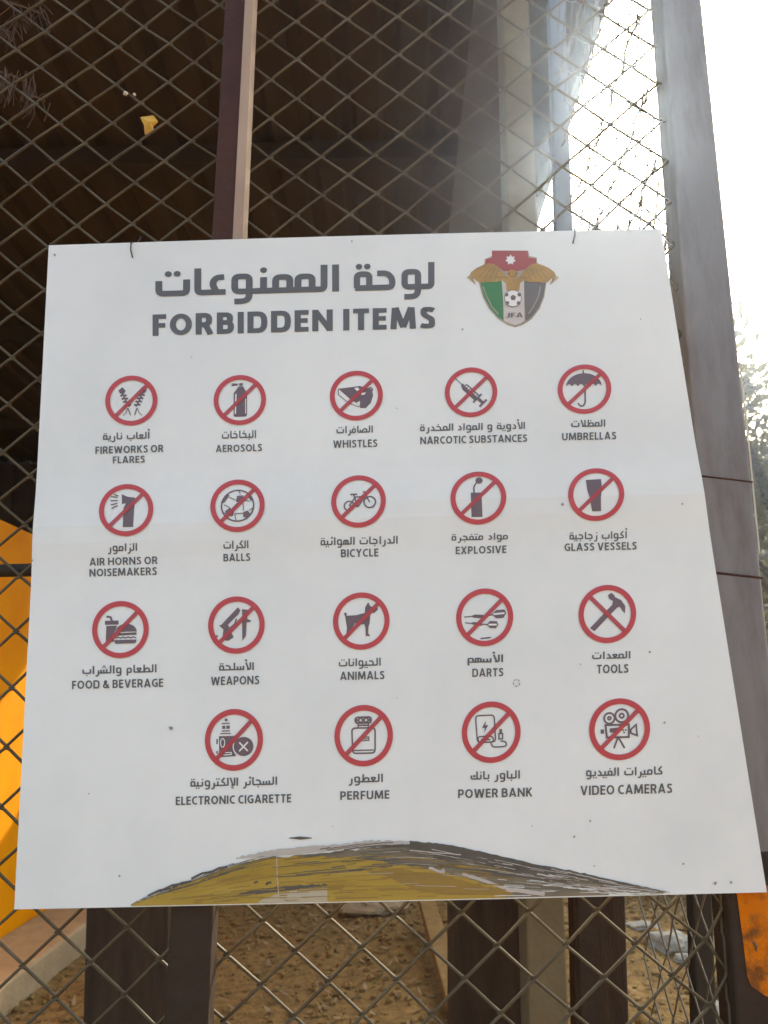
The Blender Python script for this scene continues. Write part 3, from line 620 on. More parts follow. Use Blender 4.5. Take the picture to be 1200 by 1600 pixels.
# --- brush stroke along the bottom
def bot(x): return 1421 + (1394 - 1421) * (x - 22) / 1176 - 2.0
def ragged(pts, amp, n=10):
    out = []
    for (a, b) in zip(pts[:-1], pts[1:]):
        for k_ in range(n):
            u = k_ / n; x = a[0] + (b[0] - a[0]) * u; y = a[1] + (b[1] - a[1]) * u
            out.append((x, y + amp * noise.noise(Vector((x * .22, y * .1, 3.1)))))
    return out + [pts[-1]]
def band(pr_, top, lowf, amp=2.0):            # fill between a ragged upper line and a lower line, as narrow quads
    t = ragged(top, amp); o = pr_.off(); vs = []; n = len(t)
    for (x, y) in t: vs.append(P(x, min(y, lowf(x) - .3), o))
    for (x, y) in t: vs.append(P(x, lowf(x), o))
    pr_.add(vs, [(i, i + 1, n + i + 1, n + i) for i in range(n - 1)])
def lerp(pts):
    xs_ = [a for a, _ in pts]; ys_ = [b for _, b in pts]
    return lambda x: min(float(np.interp(x, xs_, ys_)), bot(x))
up = [(205, 1412), (250, 1394), (310, 1374), (360, 1356), (420, 1340), (500, 1330), (580, 1319), (640, 1315), (700, 1322), (760, 1334), (840, 1352), (900, 1363), (960, 1376), (1035, 1392)]
p = Print(.0006); band(p, [(330, 1376), (420, 1341), (500, 1332), (580, 1324), (640, 1319), (700, 1326), (760, 1338), (840, 1357), (900, 1372), (950, 1386)], bot, 3.5); sw = p.build('brush_stroke', M['brush'], sign); sw['label'] = 'grey and gold dry brush stroke along the lower edge'
p = Print(.0011); band(p, [(206, 1412), (252, 1395), (310, 1373), (360, 1353), (420, 1338), (500, 1336), (560, 1340), (620, 1348), (680, 1358), (740, 1374), (790, 1390)], bot, 4); p.build('gold_paint', M['gold'], sw)
p = Print(.00125); band(p, [(560, 1353), (600, 1353), (650, 1360), (700, 1368), (760, 1384), (800, 1393)], lerp([(560, 1357), (600, 1366), (650, 1390), (700, 1397), (800, 1397)]), 5); p.build('brown_paint', M['brush_brown'], sw)
p = Print(.0011); dk = [(640, 1312), (700, 1319), (760, 1331), (840, 1350), (900, 1361), (960, 1375), (1030, 1390)]
band(p, dk, lerp([(x, y + 12 + 10 * math.sin((x - 640) / 125)) for x, y in dk]), 2)
band(p, [(365, 1398), (400, 1388), (440, 1384), (500, 1380), (512, 1380)], lerp([(365, 1401), (420, 1394), (470, 1388), (512, 1383)]), 2)
band(p, [(452, 1308), (470, 1306), (488, 1308)], lerp([(452, 1309), (470, 1311), (488, 1309)]), .4)
for (x, y, l_) in ((300, 1372, 34), (270, 1386, 30), (330, 1362, 26), (250, 1392, 40), (232, 1399, 36), (440, 1376, 8), (416, 1381, 9), (398, 1379, 6)):
    p.stroke([(x, y), (x + l_ * .5, y - l_ * .22 - 1), (x + l_, y - l_ * .33)], 3.2, None)
p.build('dark_paint', M['brush_dark'], sw)
p = Print(.0014)
band(p, [(370, 1339), (420, 1328), (470, 1322), (530, 1318), (580, 1312), (640, 1313)], lerp([(370, 1341), (420, 1337), (480, 1332), (560, 1324), (640, 1316)]), 3)
for (x0, y0, x1, y1, t) in ((722, 1364, 800, 1390, 6), (790, 1388, 850, 1400, 8), (838, 1364, 900, 1376, 3), (885, 1376, 950, 1390, 6), (670, 1354, 690, 1362, 5), (690, 1356, 694, 1362, 6), (905, 1366, 960, 1379, 2), (930, 1380, 1000, 1392, 3), (860, 1357, 905, 1366, 2), (640, 1327, 720, 1335, 2), (760, 1344, 800, 1350, 2), (955, 1378, 1030, 1392, 2.5), (985, 1391, 1045, 1394, 2)):
    y1 = min(y1, bot(x1) - t / 2 - 1)
    p.stroke([(x0 + (x1 - x0) * u, y0 + (y1 - y0) * u + random.uniform(-.8, .8)) for u in [k_ / 8 for k_ in range(9)]], t * .8)
for x in range(660, 1000, 14):
    y = float(np.interp(x, [a for a, _ in up], [b for _, b in up])) + random.uniform(5, 22); l_ = random.uniform(15, 45)
    if y + l_ * .22 < bot(x + l_) - 3: p.stroke([(x, y), (x + l_ * .5, y + l_ * .1), (x + l_, y + l_ * .21)], random.uniform(.5, 1.2))
p.stroke([(433, 1332), (434, 1370), (437, 1406)], 1.4); p.build('pale_paint', M['brush_pale'], sw); p = Print(.00135); band(p, [(405, 1406), (440, 1394), (480, 1387), (512, 1384)], bot, 2); p.build('olive_patch', M['olive_pale'], sw)
ux = [a for a, _ in up]; uy = [b for _, b in up]
def streaks(name, m, n, x0, x1, f0, f1, tmax, base, seed):
    rd = random.Random(seed); p = Print(base, .00001)
    for _ in range(n):
        x = rd.uniform(x0, x1); f_ = rd.uniform(f0, f1); l_ = rd.uniform(12, 70); t_ = rd.uniform(.35, tmax); pts = []
        for k_ in range(9):
            xx = x + l_ * k_ / 8
            if xx > 1040: break
            y0 = float(np.interp(xx, ux, uy)); pts.append((xx, y0 + (bot(xx) - y0) * f_ + rd.uniform(-.3, .3)))
        if len(pts) > 2 and max(q[1] - bot(q[0]) for q in pts) < -t_: p.stroke(pts, t_)
    p.build(name, m, sw)
streaks('gold_streak', M['gold'], 60, 240, 640, .12, .45, 1.8, .00150, 1)
streaks('brown_streak', M['brush_brown'], 110, 260, 780, .25, .95, 2.2, .00155, 2)
streaks('dark_streak', M['brush_dark'], 150, 420, 1000, -.06, .45, 1.7, .00160, 3)
streaks('pale_streak', M['brush_pale'], 30, 560, 960, .1, .8, .8, .00165, 4)
streaks('edge_streak', M['brush_dark'], 34, 205, 400, -.12, .16, 1.3, .00160, 5)
streaks('tail_streak', M['brush'], 70, 840, 1010, .0, .95, 1.8, .00162, 8)
streaks('end_streak', M['board'], 34, 760, 990, .1, .95, 1.0, .00168, 6)
# --- dirt specks and nail marks
for (x, y, r) in ((877, 790, 3.2), (268, 1137, 4.5), (896, 1306, 2.6), (921, 1282, 2.2), (1064, 789, 2.4), (1014, 1019, 2.4), (906, 1038, 1.6), (86, 399, 2.6), (550, 380, 1.8), (1066, 1349, 2.4), (1116, 1379, 3.5), (1141, 1378, 3), (927, 1352, 1.8), (1037, 1129, 2.2), (722, 517, 2), (188, 1368, 2.6), (52, 876, 2.2), (735, 700, 1.2), (520, 1290, 1.2), (620, 640, 1.2), (830, 1290, 1.4), (1090, 1150, 1.3), (140, 1240, 1.5), (300, 560, 1.3), (620, 1090, 1.2), (1000, 500, 1.4)):
    p = Print(.0018); p.poly([(x + r * random.uniform(.45, .95) * math.cos(a), y + r * random.uniform(.45, .95) * math.sin(a)) for a in [2 * math.pi * k_ / 9 for k_ in range(9)]]); p.build('dirt_speck', M['dirt'], sign)
p = Print(.0018)
for k_ in range(5):
    a = k_ * 1.256; p.stroke([(806 + 5.5 * math.cos(a), 1067 + 5.5 * math.sin(a)), (806 + 5.5 * math.cos(a + .8), 1067 + 5.5 * math.sin(a + .8))], 1.3)
p.build('ring_mark', M['dirt'], sign)

# ------------------------------------------------------------------ front chain-link fence
YF = .05
corner_px = lambda y: (1014 + .075 * y, 1097 + .1036 * y)
fence = thing('chain_link_fence', (-.4, YF, 0), 'front chain-link fence carrying the white board, hung on a brown post', 'fence')
o0 = at(106.9, 75, YF)
Wd, Hd = .0945, .0828
tilt = -.022                     # the columns of knots lean very slightly
def knot(i, j):                  # half-cell lattice; i+j even are knots
    z = o0.z + j * Hd / 2; x = o0.x + i * Wd / 2
    x += .007 * noise.noise(Vector((x * 3, z * 3, 1))) + random.uniform(-.0009, .0009)
    z += .009 * noise.noise(Vector((x * 3, z * 3, 7))) + random.uniform(-.0009, .0009) + .012 * (x - o0.x)
    return x, z
KN = {}
_pa, _pb = at(1034, 0, .028), at(1034 + .075 * 1500, 1500, .028)
def post_left(z): return _pa.x + (_pb.x - _pa.x) * (z - _pa.z) / (_pb.z - _pa.z)
def kn(i, j):
    if (i, j) not in KN: KN[(i, j)] = knot(i, j)
    return KN[(i, j)]
xr_fence = at(1060, 380, YF).x
g = MB(); r_w = .0024
for i in range(-32, 60):
    if kn(i, 0)[0] > xr_fence: break
    j0 = int((.06 - o0.z) / (Hd / 2)); j1 = int((3.35 - o0.z) / (Hd / 2))
    pts = []
    for j in range(j0, j1):
        a = i if (i + j) % 2 == 0 else i + 1
        x, z = kn(a, j); left = a == i; xm = post_left(z) - .002; over = x > xm; x = min(x, xm)
        s = 1 if left else -1         # apex bends round the neighbouring wire
        dx, dz = (-.001 if over else .0045), .0042
        if over: s = 1
        yy = YF
        pts += [(x + s * dx, yy + (.0024 if left else -.0024), z - dz), (x - s * (0 if over else .0034), yy, z), (x + s * dx, yy + (-.0024 if left else .0024), z + dz)]
    g.tube(pts, r_w, n=5)
g.build('wire_mesh', M['wire'], fence, smooth=True)
# rusty angle post in front of the mesh
def slab_px(g_, quad, Y0, Y1):        # front outline measured at depth Y0, extruded straight back to Y1
    f = [at(px, py, Y0) for px, py in quad]; g_.prism(f, [Vector((p.x, Y1, p.z)) for p in f])
def line(p0, p1): return lambda y: p0 + (p1 - p0) * y / 1420
lx = lambda y: 352 - .058 * y; mx = lambda y: 383.5 - .052 * y; rx_ = lambda y: 395 - .045 * y
YPF = .010
a0 = at(mx(-60), -60, YPF); b0 = at(mx(1650), 1650, YPF)
def ext(fa, Y):                       # a point low down and high up on a line measured in the photo
    p, q = at(fa(0), 0, Y), at(fa(1500), 1500, Y); d = (q - p)
    lo = p + d * ((0.0 - p.z) / d.z); hi = p + d * ((3.35 - p.z) / d.z); return lo, hi
g = MB()
(l0, l1), (m0, m1), (r0, r1) = ext(lx, YPF), ext(mx, YPF), ext(rx_, YPF)
d5 = Vector((0, .034, 0)); g.prism([l0, r0, r0 + d5, l0 + d5], [l1, r1, r1 + d5, l1 + d5])
ap = g.build('post', M['rust_post'], fence, bevel=.002); ap['label'] = 'brown painted upright angle post behind the board'
g = MB(); fu = .42; fy = Vector((0, .004, 0)); e1 = Vector((.0015, 0, 0)); mf, rf = m0.lerp(m1, fu), r0.lerp(r1, fu)
g.prism([mf - fy, rf + e1 - fy, rf + e1 + fy * 9, rf + e1 * .4 + fy * 9, rf + e1 * .4 - fy * .4, mf - fy * .4], [m1 - fy, r1 + e1 - fy, r1 + e1 + fy * 9, r1 + e1 * .4 + fy * 9, r1 + e1 * .4 - fy * .4, m1 - fy * .4])
fl = g.build('flange', M['flange_sun'], ap, bevel=.001); fl['label'] = 'flange on the post edge, its sunlit tone put into a pale colour'
g = MB(); e = .002; q0_, q1_ = l0.lerp(l1, .43), r0.lerp(r1, .43)
g.prism([l0 + Vector((-e, -e, 0)), r0 + Vector((e, -e, 0)), r0 + d5 + Vector((e, e, 0)), l0 + d5 + Vector((-e, e, 0))], [q0_ + Vector((-e, -e, 0)), q1_ + Vector((e, -e, 0)), q1_ + d5 + Vector((e, e, 0)), q0_ + d5 + Vector((-e, e, 0))])
g.build('post_foot', M['foot'], ap, bevel=.002)['label'] = 'dark brown lower length of the post'
# rail
g = MB(); za = at(20, 892, YF + .02).z
g.tube([(-3.0, YF + .022, za + .012), (l0.x, YF + .022, za), (xr_fence, YF + .022, za - .01)], .0105, n=10)
g.build('rail', M['dark_steel'], fence, smooth=True)['label'] = 'dark horizontal rail behind the mesh'
# corner post, big square tube
YC = .028
cl = lambda y: corner_px(y)[0] + 20; cr = lambda y: corner_px(y)[1]
(cl0, cl1), (cr0, cr1) = ext(cl, YC), ext(cr, YC)
d9 = Vector((0, .06, 0))
g = MB(); g.prism([cl0, cr0, cr0 + d9, cl0 + d9], [cl1, cr1, cr1 + d9, cl1 + d9])
cpost = thing('fence_post', (cl0 + cr0) / 2, 'thick grey-brown square corner post right of the board', 'post')
tube_ = g.build('post_tube', M['post'], cpost, bevel=.006)
for yy, th in ((747, .0014), (897, .0018)):
    c0, c1 = at(cl(yy), yy - 4, YC), at(cr(yy), yy + 6, YC)
    g = MB(); g.tube([c0 + Vector((-.001, -.0005, 0)), c1 + Vector((.001, -.0005, 0)), c1 + Vector((.001, .0605, .004)), c0 + Vector((-.001, .0605, .004))], th, n=6, closed=True)
    g.build('tie_band', M['rust_post'], cpost, smooth=True)
g = MB()
op = [(1150, 1385), (1230, 1383), (1234, 1572), (1196, 1556), (1174, 1541), (1168, 1526), (1160, 1460)]
f_ = [at(a, b, YC - .0035) for a, b in op]; g.prism(f_, [Vector((q.x, YC - .0025, q.z)) for q in f_])
g.build('orange_plate', M['orange_rust'], cpost)['label'] = 'orange rusty plate near the foot of the post'
g = MB(); zf = at(1160, 1330, YC).z; u = (zf - cl0.z) / (cl1.z - cl0.z); e = .002
ca, cb = cl0.lerp(cl1, u), cr0.lerp(cr1, u)
lp = lambda a, b: [a + Vector((-e, -e, 0)), b + Vector((e, -e, 0)), b + Vector((e, .06 + e, 0)), a + Vector((-e, .06 + e, 0))]
g.prism(lp(cl0, cr0), lp(ca, cb)); g.build('post_foot', M['foot'], cpost, bevel=.005)['label'] = 'dark brown painted foot of the corner post'
g = MB(); c0, c1 = at(cr(565), 565, YC + .004), at(cr(865), 865, YC + .004); g.tube([c0, c0.lerp(c1, .5) + Vector((.0012, 0, 0)), c1], .0014, n=6); g.build('sun_rim', M['pale'], cpost)['label'] = 'pale strip in place of the sunlit right edge of the post'  # pale strip added for the sunlit rim of the post

# ------------------------------------------------------------------ side fence running away from the corner post
XS = (cl0.x + cl1.x) / 2 + .004
side = thing('side_fence', (XS, 1.0, 0), 'side chain-link fence with barbed strands running back behind the corner post', 'fence')
g = MB(); sw_, sh_ = .095, .11; y0s, y1s = .02, .56
ni = int((y1s - y0s) / (sw_ / 2)); nj = int(3.3 / (sh_ / 2))
SK = {(i, j): (y0s + i * sw_ / 2 + random.uniform(-.004, .004), .06 + j * sh_ / 2 + random.uniform(-.005, .005)) for i in range(ni + 2) for j in range(nj + 1)}
for i in range(ni):
    pts = []
    for j in range(nj):
        a = i if (i + j) % 2 == 0 else i + 1
        y, z = SK[(a, j)]; left = a == i; s = 1 if left else -1
        pts += [(XS + (.0012 if left else -.0012), y + s * .005, z - .006), (XS, y, z), (XS - (.0012 if left else -.0012), y + s * .005, z + .006)]
    g.tube(pts, .0017, n=4)
g.build('wire_mesh', M['side_wire'], side, smooth=True)
for k_, z in enumerate((1.28, 1.75, 2.02, 2.22, 2.38, 2.52, 2.68, 2.86, 3.05)):
    g = MB(); pts = []; n = 24
    sag = random.uniform(.01, .05)
    for q in range(n + 1):
        u = q / n; pts.append((XS - .012 + .004 * math.sin(q * 1.7), y0s - .02 + u * .56, z - sag * math.sin(math.pi * u) + .008 * noise.noise(Vector((u * 12, z, 0)))))
    g.tube(pts, .0022, n=5)
    for q in range(1, n, 3):
        x, y, zz = pts[q]
        for b in range(2):
            d = Vector((random.uniform(-1, 1), random.uniform(-.6, .6), random.uniform(-1, 1))).normalized() * .014
            c = Vector((x, y + b * .004, zz)); g.tube([c - d, c + d], .0010, n=4)
        g.tube([(x, y - .006, zz), (x, y + .008, zz)], .0032, n=5)
    g.build('barbed_strand', M['side_wire'], side)
YE = .58; (e0, e1), (h0, h1) = ext(lambda y: 857.5 + .0325 * y, YE), ext(lambda y: 883 + .034 * y, YE)
v_ = Vector((0, .035, 0)); ef, hf = e0.lerp(e1, .46), h0.lerp(h1, .46)
g = MB(); g.prism([ef, hf, hf + v_, ef + v_], [e1, h1, h1 + v_, e1 + v_])
ep = g.build('post', M['blue_post'], side, bevel=.003); g = MB(); g.prism([e0, h0, h0 + v_, e0 + v_], [ef, hf, hf + v_, ef + v_]); g.build('post_foot', M['foot'], ep)['label'] = 'dark brown lower length of the slim post'
ep['label'] = 'slim grey end post against the sky'

# ------------------------------------------------------------------ small things on the fence
def tie(pts, label):
    g = MB(); g.tube(pts, .0011, n=6); b = pts[-1]
    o = g.build('tie_wire', M['tie'], smooth=True, loc=pts[len(pts) // 2]); tag(o, label, 'wire', 'tie wires holding the board')
q0, q1, q2 = P(207, 345), P(206, 383), P(208, 404)
tie([Vector((q0.x, YF - .004, q0.z)), Vector((q1.x + .002, .012, q1.z + .006)), q1 + Vector((0, -.004, .002)), (q1 + q2) / 2 + Vector((-.001, -.005, 0)), q2 + Vector((0, -.002, 0))], 'thin tie wire over the board top edge nearer the brown post')
q0, q1, q2 = P(899, 340), P(897, 362), P(894, 383)
tie([Vector((q0.x, YF - .004, q0.z)), Vector((q1.x + .001, .012, q1.z + .006)), q1 + Vector((0, -.004, .002)), (q1 + q2) / 2 + Vector((.001, -.005, 0)), q2 + Vector((0, -.002, 0))], 'thin tie wire over the board top edge above the crest side')
# dry pine twigs upper left
rnd = random.Random(3)
def twig(px, py, n, ln, label, spread=1.0):
    g = MB(); c = at(px, py, YF + .012)
    g.tube([c + Vector((-.10, .01, .05)), c + Vector((-.03, 0, .015)), c], .0022, n=5)
    for k_ in range(n):
        b = c + Vector((rnd.uniform(-.06, .015), rnd.uniform(-.01, .01), rnd.uniform(-.01, .03)))
        d = Vector((rnd.uniform(-.45, .45) * spread, rnd.uniform(-.25, .1), -1)).normalized() * ln * rnd.uniform(.5, 1.1)
        mid = b + d * .5 + Vector((rnd.uniform(-.006, .006), 0, rnd.uniform(0, .008)))
        g.tube([b, mid, b + d], .0007, n=3)
    tag(g.build('dry_twig', M['straw'], loc=c), label, 'twig', 'dry pine twigs caught in the fence')
twig(42, 128, 34, .075, 'dry brown pine needle tuft hanging in the mesh at the left edge', .7)
twig(70, 158, 9, .05, 'small dry tuft caught at a knot just right of the hanging needles', 2.0)
twig(60, 20, 26, .06, 'dry brown needle spray behind the mesh in the top left corner', 2.2)
twig(15, 50, 26, .06, 'dry brown needle spray at the left edge above the hanging needles', 2.0)
g = MB(); c = [at(x, y, YF + .006) for x, y in ((219, 183), (240, 180), (247, 190), (239, 197), (241, 207), (226, 210), (225, 196))]
cc = sum(c, Vector()) / len(c) + Vector((0, -.008, 0)); n = len(c)
g.add(c + [cc] + [q + Vector((0, .0012, 0)) for q in c] + [cc + Vector((0, .0012, 0))], [(i, (i + 1) % n, n) for i in range(n)] + [((i + 1) % n + n + 1, i + n + 1, 2 * n + 1) for i in range(n)] + [(i, (i + 1) % n, n + 1 + (i + 1) % n, n + 1 + i) for i in range(n)])
tag(g.build('dead_leaf', M['yellow_leaf'], loc=cc), 'crumpled yellow dead leaf stuck in the upper mesh', 'leaf')
for (px, py, r, lb) in ((196, 146, .0042, 'pale seed husk, left one of a pair on the mesh above the yellow leaf'), (210, 148, .0028, 'pale seed husk, right one of a pair on the mesh above the yellow leaf')):
    g = MB(); c = at(px, py, YF - .004); g.blob(c, r, px, sub=2, rough=.5); tag(g.build('seed_husk', M['pale'], loc=c), lb, 'seed', 'seed husks on the mesh')

# ------------------------------------------------------------------ grandstand: roof, purlins, columns, back wall
ZR = 4.0
XR = roof_at(908, 56, ZR).x
stand = thing('grandstand', (-2.5, 3.5, 0), 'dark brown steel grandstand underside behind the fence', 'stand')
g = MB(); pitch = .19; prof = []
x = -12.0
while x < XR:
    prof += [(x, 0), (x + .05, .0), (x + .07, .022), (x + .12, .022), (x + .14, 0)]; x += pitch
prof = [q for q in prof if q[0] <= XR] + [(XR, 0)]
yb0, yb1 = .55, 6.6
n = len(prof)
lo_ = [(x, yb0, ZR + h) for x, h in prof] + [(x, yb1, ZR + h) for x, h in prof]
hi_ = [(x, y, z + .004) for x, y, z in lo_]
fs = [(i, i + 1, n + i + 1, n + i) for i in range(n - 1)]
g.add(lo_ + hi_, fs + [tuple(2 * n + q for q in reversed(f)) for f in fs])
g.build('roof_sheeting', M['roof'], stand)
for yb in (1.9, 3.6, 5.3):
    g = MB(); g.box((-12, yb, ZR - .10), (XR - .02, yb + .06, ZR - .003)); g.build('purlin', M['dark_steel'], stand)
g = MB(); g.box((XR - .015, yb0, ZR - .14), (XR + .015, yb1, ZR + .05)); g.build('edge_beam', M['dark_steel'], stand)
xw = at(770, 900, 6.6).x
def sheet(x0, x1, Y, z0, z1, name, m):
    prof2 = []; x = x0
    while x < x1: prof2 += [(x, 0), (x + .07, 0), (x + .085, .03), (x + .15, .03), (x + .165, 0)]; x += .2
    n = len(prof2); lo_ = [(x, Y + h, z0) for x, h in prof2] + [(x, Y + h, z1) for x, h in prof2]
    g = MB(); g.add(lo_ + [(x, y + .004, z) for x, y, z in lo_], [(i, i + 1, n + i + 1, n + i) for i in range(n - 1)] + [(2 * n + i, 3 * n + i, 3 * n + i + 1, 2 * n + i + 1) for i in range(n - 1)])
    return g.build(name, m, stand)
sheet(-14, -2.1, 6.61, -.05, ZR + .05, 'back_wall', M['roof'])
sheet(-2.1, -.5, 6.62, -.05, 3.1, 'back_wall', M['roof'])['label'] = 'lower back wall, opening above it added to let the sun in'  # opening above is added so sun reaches the orange wall
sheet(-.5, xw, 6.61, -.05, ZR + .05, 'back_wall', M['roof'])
def column(name, top, bot_, Y, dep, m, label=None, zt=ZR, bevel=.006):
    fl_ = lambda k_: (lambda y: top[k_] + (bot_[k_] - top[k_]) * (y - 200) / 1300)
    def ex(fa):
        p, q = at(fa(0), 0, Y), at(fa(1500), 1500, Y); d = q - p
        return p + d * ((-.05 - p.z) / d.z), p + d * ((zt - p.z) / d.z)
    (a, b), (c, d) = ex(fl_(0)), ex(fl_(1)); v = Vector((0, dep, 0))
    g = MB(); g.prism([a, c, c + v, a + v], [b, d, d + v, b + v])
    o = g.build(name, m, stand, bevel=bevel)
    if label: o['label'] = label
    return o
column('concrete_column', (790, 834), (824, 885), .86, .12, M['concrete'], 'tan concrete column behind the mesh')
column('timber_column', (700, 772), (705, 815), 1.05, .14, M['wood'], 'dark brown column left of the concrete one', zt=1.9)
g = MB(); f_ = [at(a, b, 1.12) for a, b in ((748, -60), (788, -60), (789, 430), (694, 430))]; g.prism(f_, [Vector((q.x, 1.2, q.z)) for q in f_])
g.build('brace', M['brace'], stand, bevel=.006)['label'] = 'broad leaning brown brace left of the concrete column'
g = MB(); bp = [(770, -80), (902, 60), (889, 112), (866, 150), (857, 176), (846, 245), (837, 303), (842, 306), (834, 312), (835, 372), (770, 380)]
f_ = [at(a, b, 1.80) for a, b in bp]; g.prism(f_, [Vector((q.x, 1.85, q.z)) for q in f_])
g.build('bracket', M['dark_steel'], stand)['label'] = 'dark curved bracket joining post and roof'
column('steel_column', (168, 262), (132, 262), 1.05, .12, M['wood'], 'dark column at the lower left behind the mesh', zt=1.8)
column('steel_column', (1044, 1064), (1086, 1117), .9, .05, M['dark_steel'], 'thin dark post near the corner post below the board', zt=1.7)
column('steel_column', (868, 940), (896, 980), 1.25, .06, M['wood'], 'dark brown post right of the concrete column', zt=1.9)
sheet(-12, -2.5, 6.3, 1.9, ZR - .11, 'darkening_sheet', M['dark_steel'])['label'] = 'dark corrugated sheet added to darken the view above the orange wall'  # added sheet, coloured dark to deepen the gloom under the roof

# ------------------------------------------------------------------ orange wall and its kerb, along the left
XO = -2.35
g = MB(); g.box((XO - .2, 1.6, -.05), (XO, 6.55, 2.62))
ow = g.build('boundary_wall', M['orange'], loc=(XO, 4, 0), bevel=.01); tag(ow, 'orange painted wall on the left behind the mesh', 'wall')
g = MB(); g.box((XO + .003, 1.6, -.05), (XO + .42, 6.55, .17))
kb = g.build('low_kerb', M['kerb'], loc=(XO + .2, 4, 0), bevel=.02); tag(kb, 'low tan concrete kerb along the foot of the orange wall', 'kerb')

# ------------------------------------------------------------------ rubble
def rock(px, py, r, seed, label, m='stone', sq=(1.2, .9, .6), lift=.35):
    c = ground_at(px, py, .08); c.z = soil_h(c.x, c.y) + r * lift
    g = MB(); g.blob(c, r, seed, sub=3, rough=.45, squash=sq); tag(g.build('rock', M[m], loc=c), label, 'rock', 'rubble behind the fence')
rock(1045, 1484, .095, 3, 'largest pale stone among the rubble below the board', sq=(1.3, .8, .7))
rock(1002, 1462, .06, 4, 'flat pale stone beside the larger one below the board', sq=(1.6, .8, .35))
rock(1112, 1570, .05, 5, 'white stone near the orange plate at the lower right', sq=(1, .9, 1))
rock(1134, 1592, .035, 6, 'small pale stone right of the white one at the lower right')
rock(1070, 1498, .045, 9, 'small grey stone to the right of the largest pale one')
rock(585, 1412, .13, 8, 'tan broken slab just under the board bottom edge', m='kerb', sq=(1.6, .8, .5))
rock(1010, 1590, .05, 12, 'round tan stone at the very bottom right of centre', m='clod', sq=(1, 1, .8))
rock(960, 1580, .04, 14, 'brown lump left of the round tan stone', m='clod')
rock(530, 1530, .03, 15, 'brown clod in the middle of the bare soil', m='clod')
rock(1128, 1540, .10, 18, 'reddish brown lump left of the orange plate', m='clod', sq=(1.2, 1, .8))
rock(730, 1585, .045, 19, 'pale clod at the foot of the plank', m='stone', sq=(1, 1, .6))
g = MB(); a = ground_at(665, 1450, .05); b = ground_at(735, 1640, .05)
sd_ = Vector((.05, 0, 0)); a.z = .22; b.z = .03
g.prism([a - sd_, a + sd_, b + sd_, b - sd_], [q + Vector((0, 0, .05)) for q in (a - sd_, a + sd_, b + sd_, b - sd_)])
tag(g.build('plank', M['clod'], loc=(a + b) / 2, bevel=.006), 'brown plank lying on the soil left of the dark column', 'plank')

# ------------------------------------------------------------------ vegetation
def foliage(g_, c, r, n, size, sq=(1, 1, .8), seed=1, gap=.12):
    rd = random.Random(seed)
    clumps = []
    for k_ in range(max(8, n // 90)):
        d = Vector((rd.gauss(0, 1), rd.gauss(0, 1), rd.gauss(0, 1))).normalized() * (rd.random() ** .45)
        clumps.append((Vector(c) + Vector((d.x * sq[0], d.y * sq[1], d.z * sq[2])) * r, r * rd.uniform(.16, .34)))
    for k_ in range(n):
        cc_, cr_ = rd.choice(clumps)
        d = Vector((rd.gauss(0, 1), rd.gauss(0, 1), rd.gauss(0, 1))).normalized() * cr_ * rd.random() ** .4
        q = cc_ + d; u = Vector((rd.gauss(0, 1), rd.gauss(0, 1), rd.gauss(0, 1))).normalized(); v = u.orthogonal().normalized()
        s = size * rd.uniform(.6, 1.4); u *= s; v *= s * .5
        g_.add([q - u, q + v, q + u, q - v], [(0, 1, 2, 3)])
def tree(x, y, h, r, seed, label, n=5200, size=.10):
    t = thing('tree', (x, y, 0), label, 'tree', 'trees beyond the fence')
    g = MB(); rd = random.Random(seed)
    g.tube([(x, y, -.1), (x + .1, y, h * .35), (x - .05, y + .1, h * .62)], [.16, .12, .07], n=9)
    for k_ in range(6):
        a = rd.uniform(0, 6.28); s = Vector((x, y, h * rd.uniform(.3, .5))); e = s + Vector((math.cos(a) * r * .7, math.sin(a) * r * .7, h * rd.uniform(.1, .3)))
        g.tube([s, (s + e) / 2 + Vector((0, 0, .2)), e], [.07, .045, .02], n=6)
    g.build('trunk', M['bark'], t, smooth=True)
    g = MB(); foliage(g, (x, y, h * .62), r, n, size, sq=(1, 1, h * .36 / r), seed=seed); g.build('crown', M['leaf_green'], t)
def D(px, py, dist):               # a spot on the ground in the direction of a pixel
    d = ray(px, py); d.z = 0; d.normalize(); q = EYE + d * dist; return q.x, q.y
x, y = D(1215, 800, 13.5); tree(x, y, 8.3, 2.3, 5, 'olive green tree right of the corner post, nearest the frame edge')
x, y = D(1330, 800, 16); tree(x, y, 8.2, 2.6, 6, 'olive green tree further right beyond the corner post')
x, y = D(1150, 800, 19); tree(x, y, 7.0, 2.1, 8, 'olive green tree standing behind the corner post')
tree(3.6, 11.8, 9.6, 3.0, 11, 'olive green tree added behind the board to shade the soil', n=13000, size=.15)  # unseen tree, added so its crown shades the soil
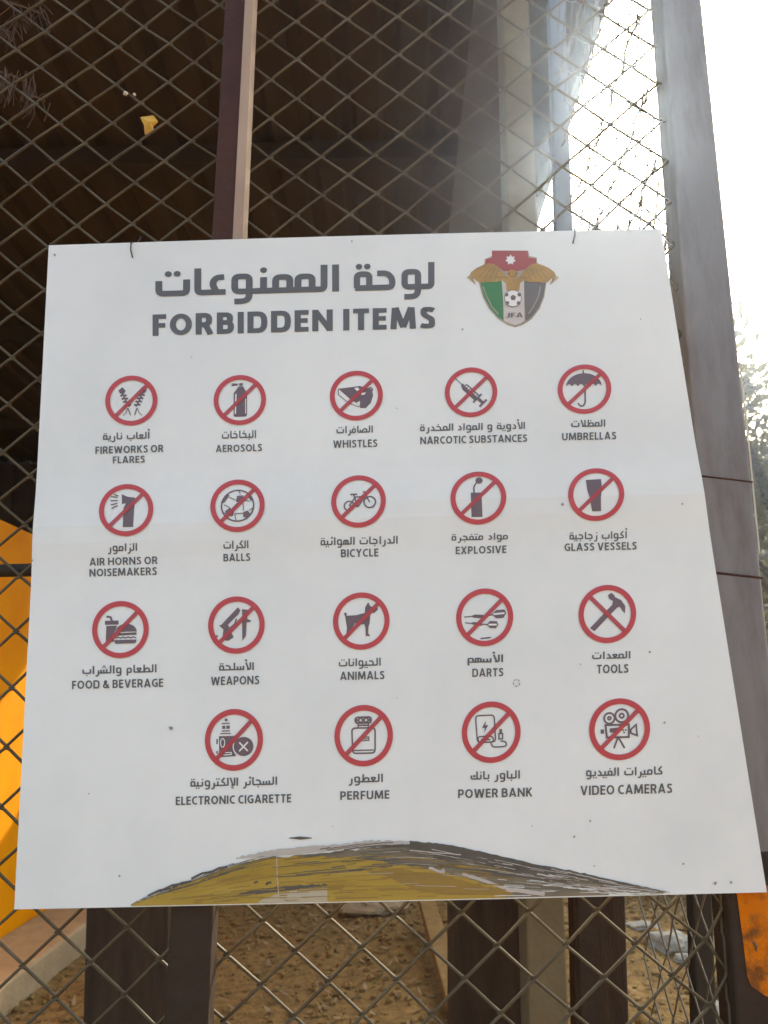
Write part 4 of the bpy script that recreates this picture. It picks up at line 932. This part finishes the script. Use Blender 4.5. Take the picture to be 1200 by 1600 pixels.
def shrub(x, y, h, r, seed, label, n=1500):
    t = thing('shrub', (x, y, 0), label, 'shrub', 'dark shrubs beyond the fence')
    g = MB(); rd = random.Random(seed)
    for k_ in range(5): g.tube([(x, y, 0), (x + rd.uniform(-r, r) * .6, y + rd.uniform(-r, r) * .6, h * .8)], [.02, .008], n=5)
    g.build('stem', M['bark'], t)
    g = MB(); foliage(g, (x, y, h * .55), r, n, .05, sq=(1, 1, h * .5 / r), seed=seed); g.build('leaves', M['leaf_green'], t)
q = ground_at(1110, 1425); shrub(q.x + .25, q.y + .6, 1.0, .62, 21, 'dark shrub behind the side fence, right of the rubble', 2600)
q = ground_at(950, 1410); shrub(q.x + .1, q.y + 1.2, .8, .6, 22, 'dark shrub behind the dark brown post', 2200)

# ------------------------------------------------------------------ low brown building beyond the trees
YB = 21.0
bl = thing('building', (12, YB, 0), 'low brown building beyond the trees at the right edge', 'building')
zt = at(1190, 862, YB).z
g = MB(); g.box((5.5, YB, -.1), (24, YB + 5, zt)); g.build('wall', M['rust_post'], bl)
g = MB(); g.box((5.3, YB - .15, zt + .003), (24.2, YB + 5.2, zt + .35)); g.build('parapet', M['concrete'], bl)
c = at(1193.5, 927, YB); g = MB(); g.box((c.x - .09, YB - .12, c.z - .12), (c.x + .12, YB - .003, c.z + .12)); vt = g.build('vent', M['board'], bl, bevel=.02)
g = MB(); g.box((c.x - .03, YB - .13, c.z - .04), (c.x + .05, YB - .122, c.z + .05)); g.build('vent_opening', M['dark_steel'], vt)
c = at(1198, 946, YB); g = MB(); g.box((c.x - .12, YB - .1, c.z - .03), (c.x + 3, YB - .003, c.z + .03)); g.build('ledge', M['board'], bl)

# ------------------------------------------------------------------ air volume added in place of lens glare
hm = bpy.data.materials.new('glare_air'); hm.use_nodes = True; n_ = hm.node_tree.nodes
n_.remove(n_['Principled BSDF']); pv = n_.new('ShaderNodeVolumePrincipled')
pv.inputs['Color'].default_value = (.62, .75, 1, 1); pv.inputs['Density'].default_value = GLARE_DENSITY; pv.inputs['Anisotropy'].default_value = .87
hm.node_tree.links.new(pv.outputs[0], n_['Material Output'].inputs['Volume'])
g = MB(); g.box((-62, -62, -1.1), (62, 62, 11)); hz = tag(g.build('glare_haze', hm), 'thin air volume added in place of lens glare', kind='stuff')
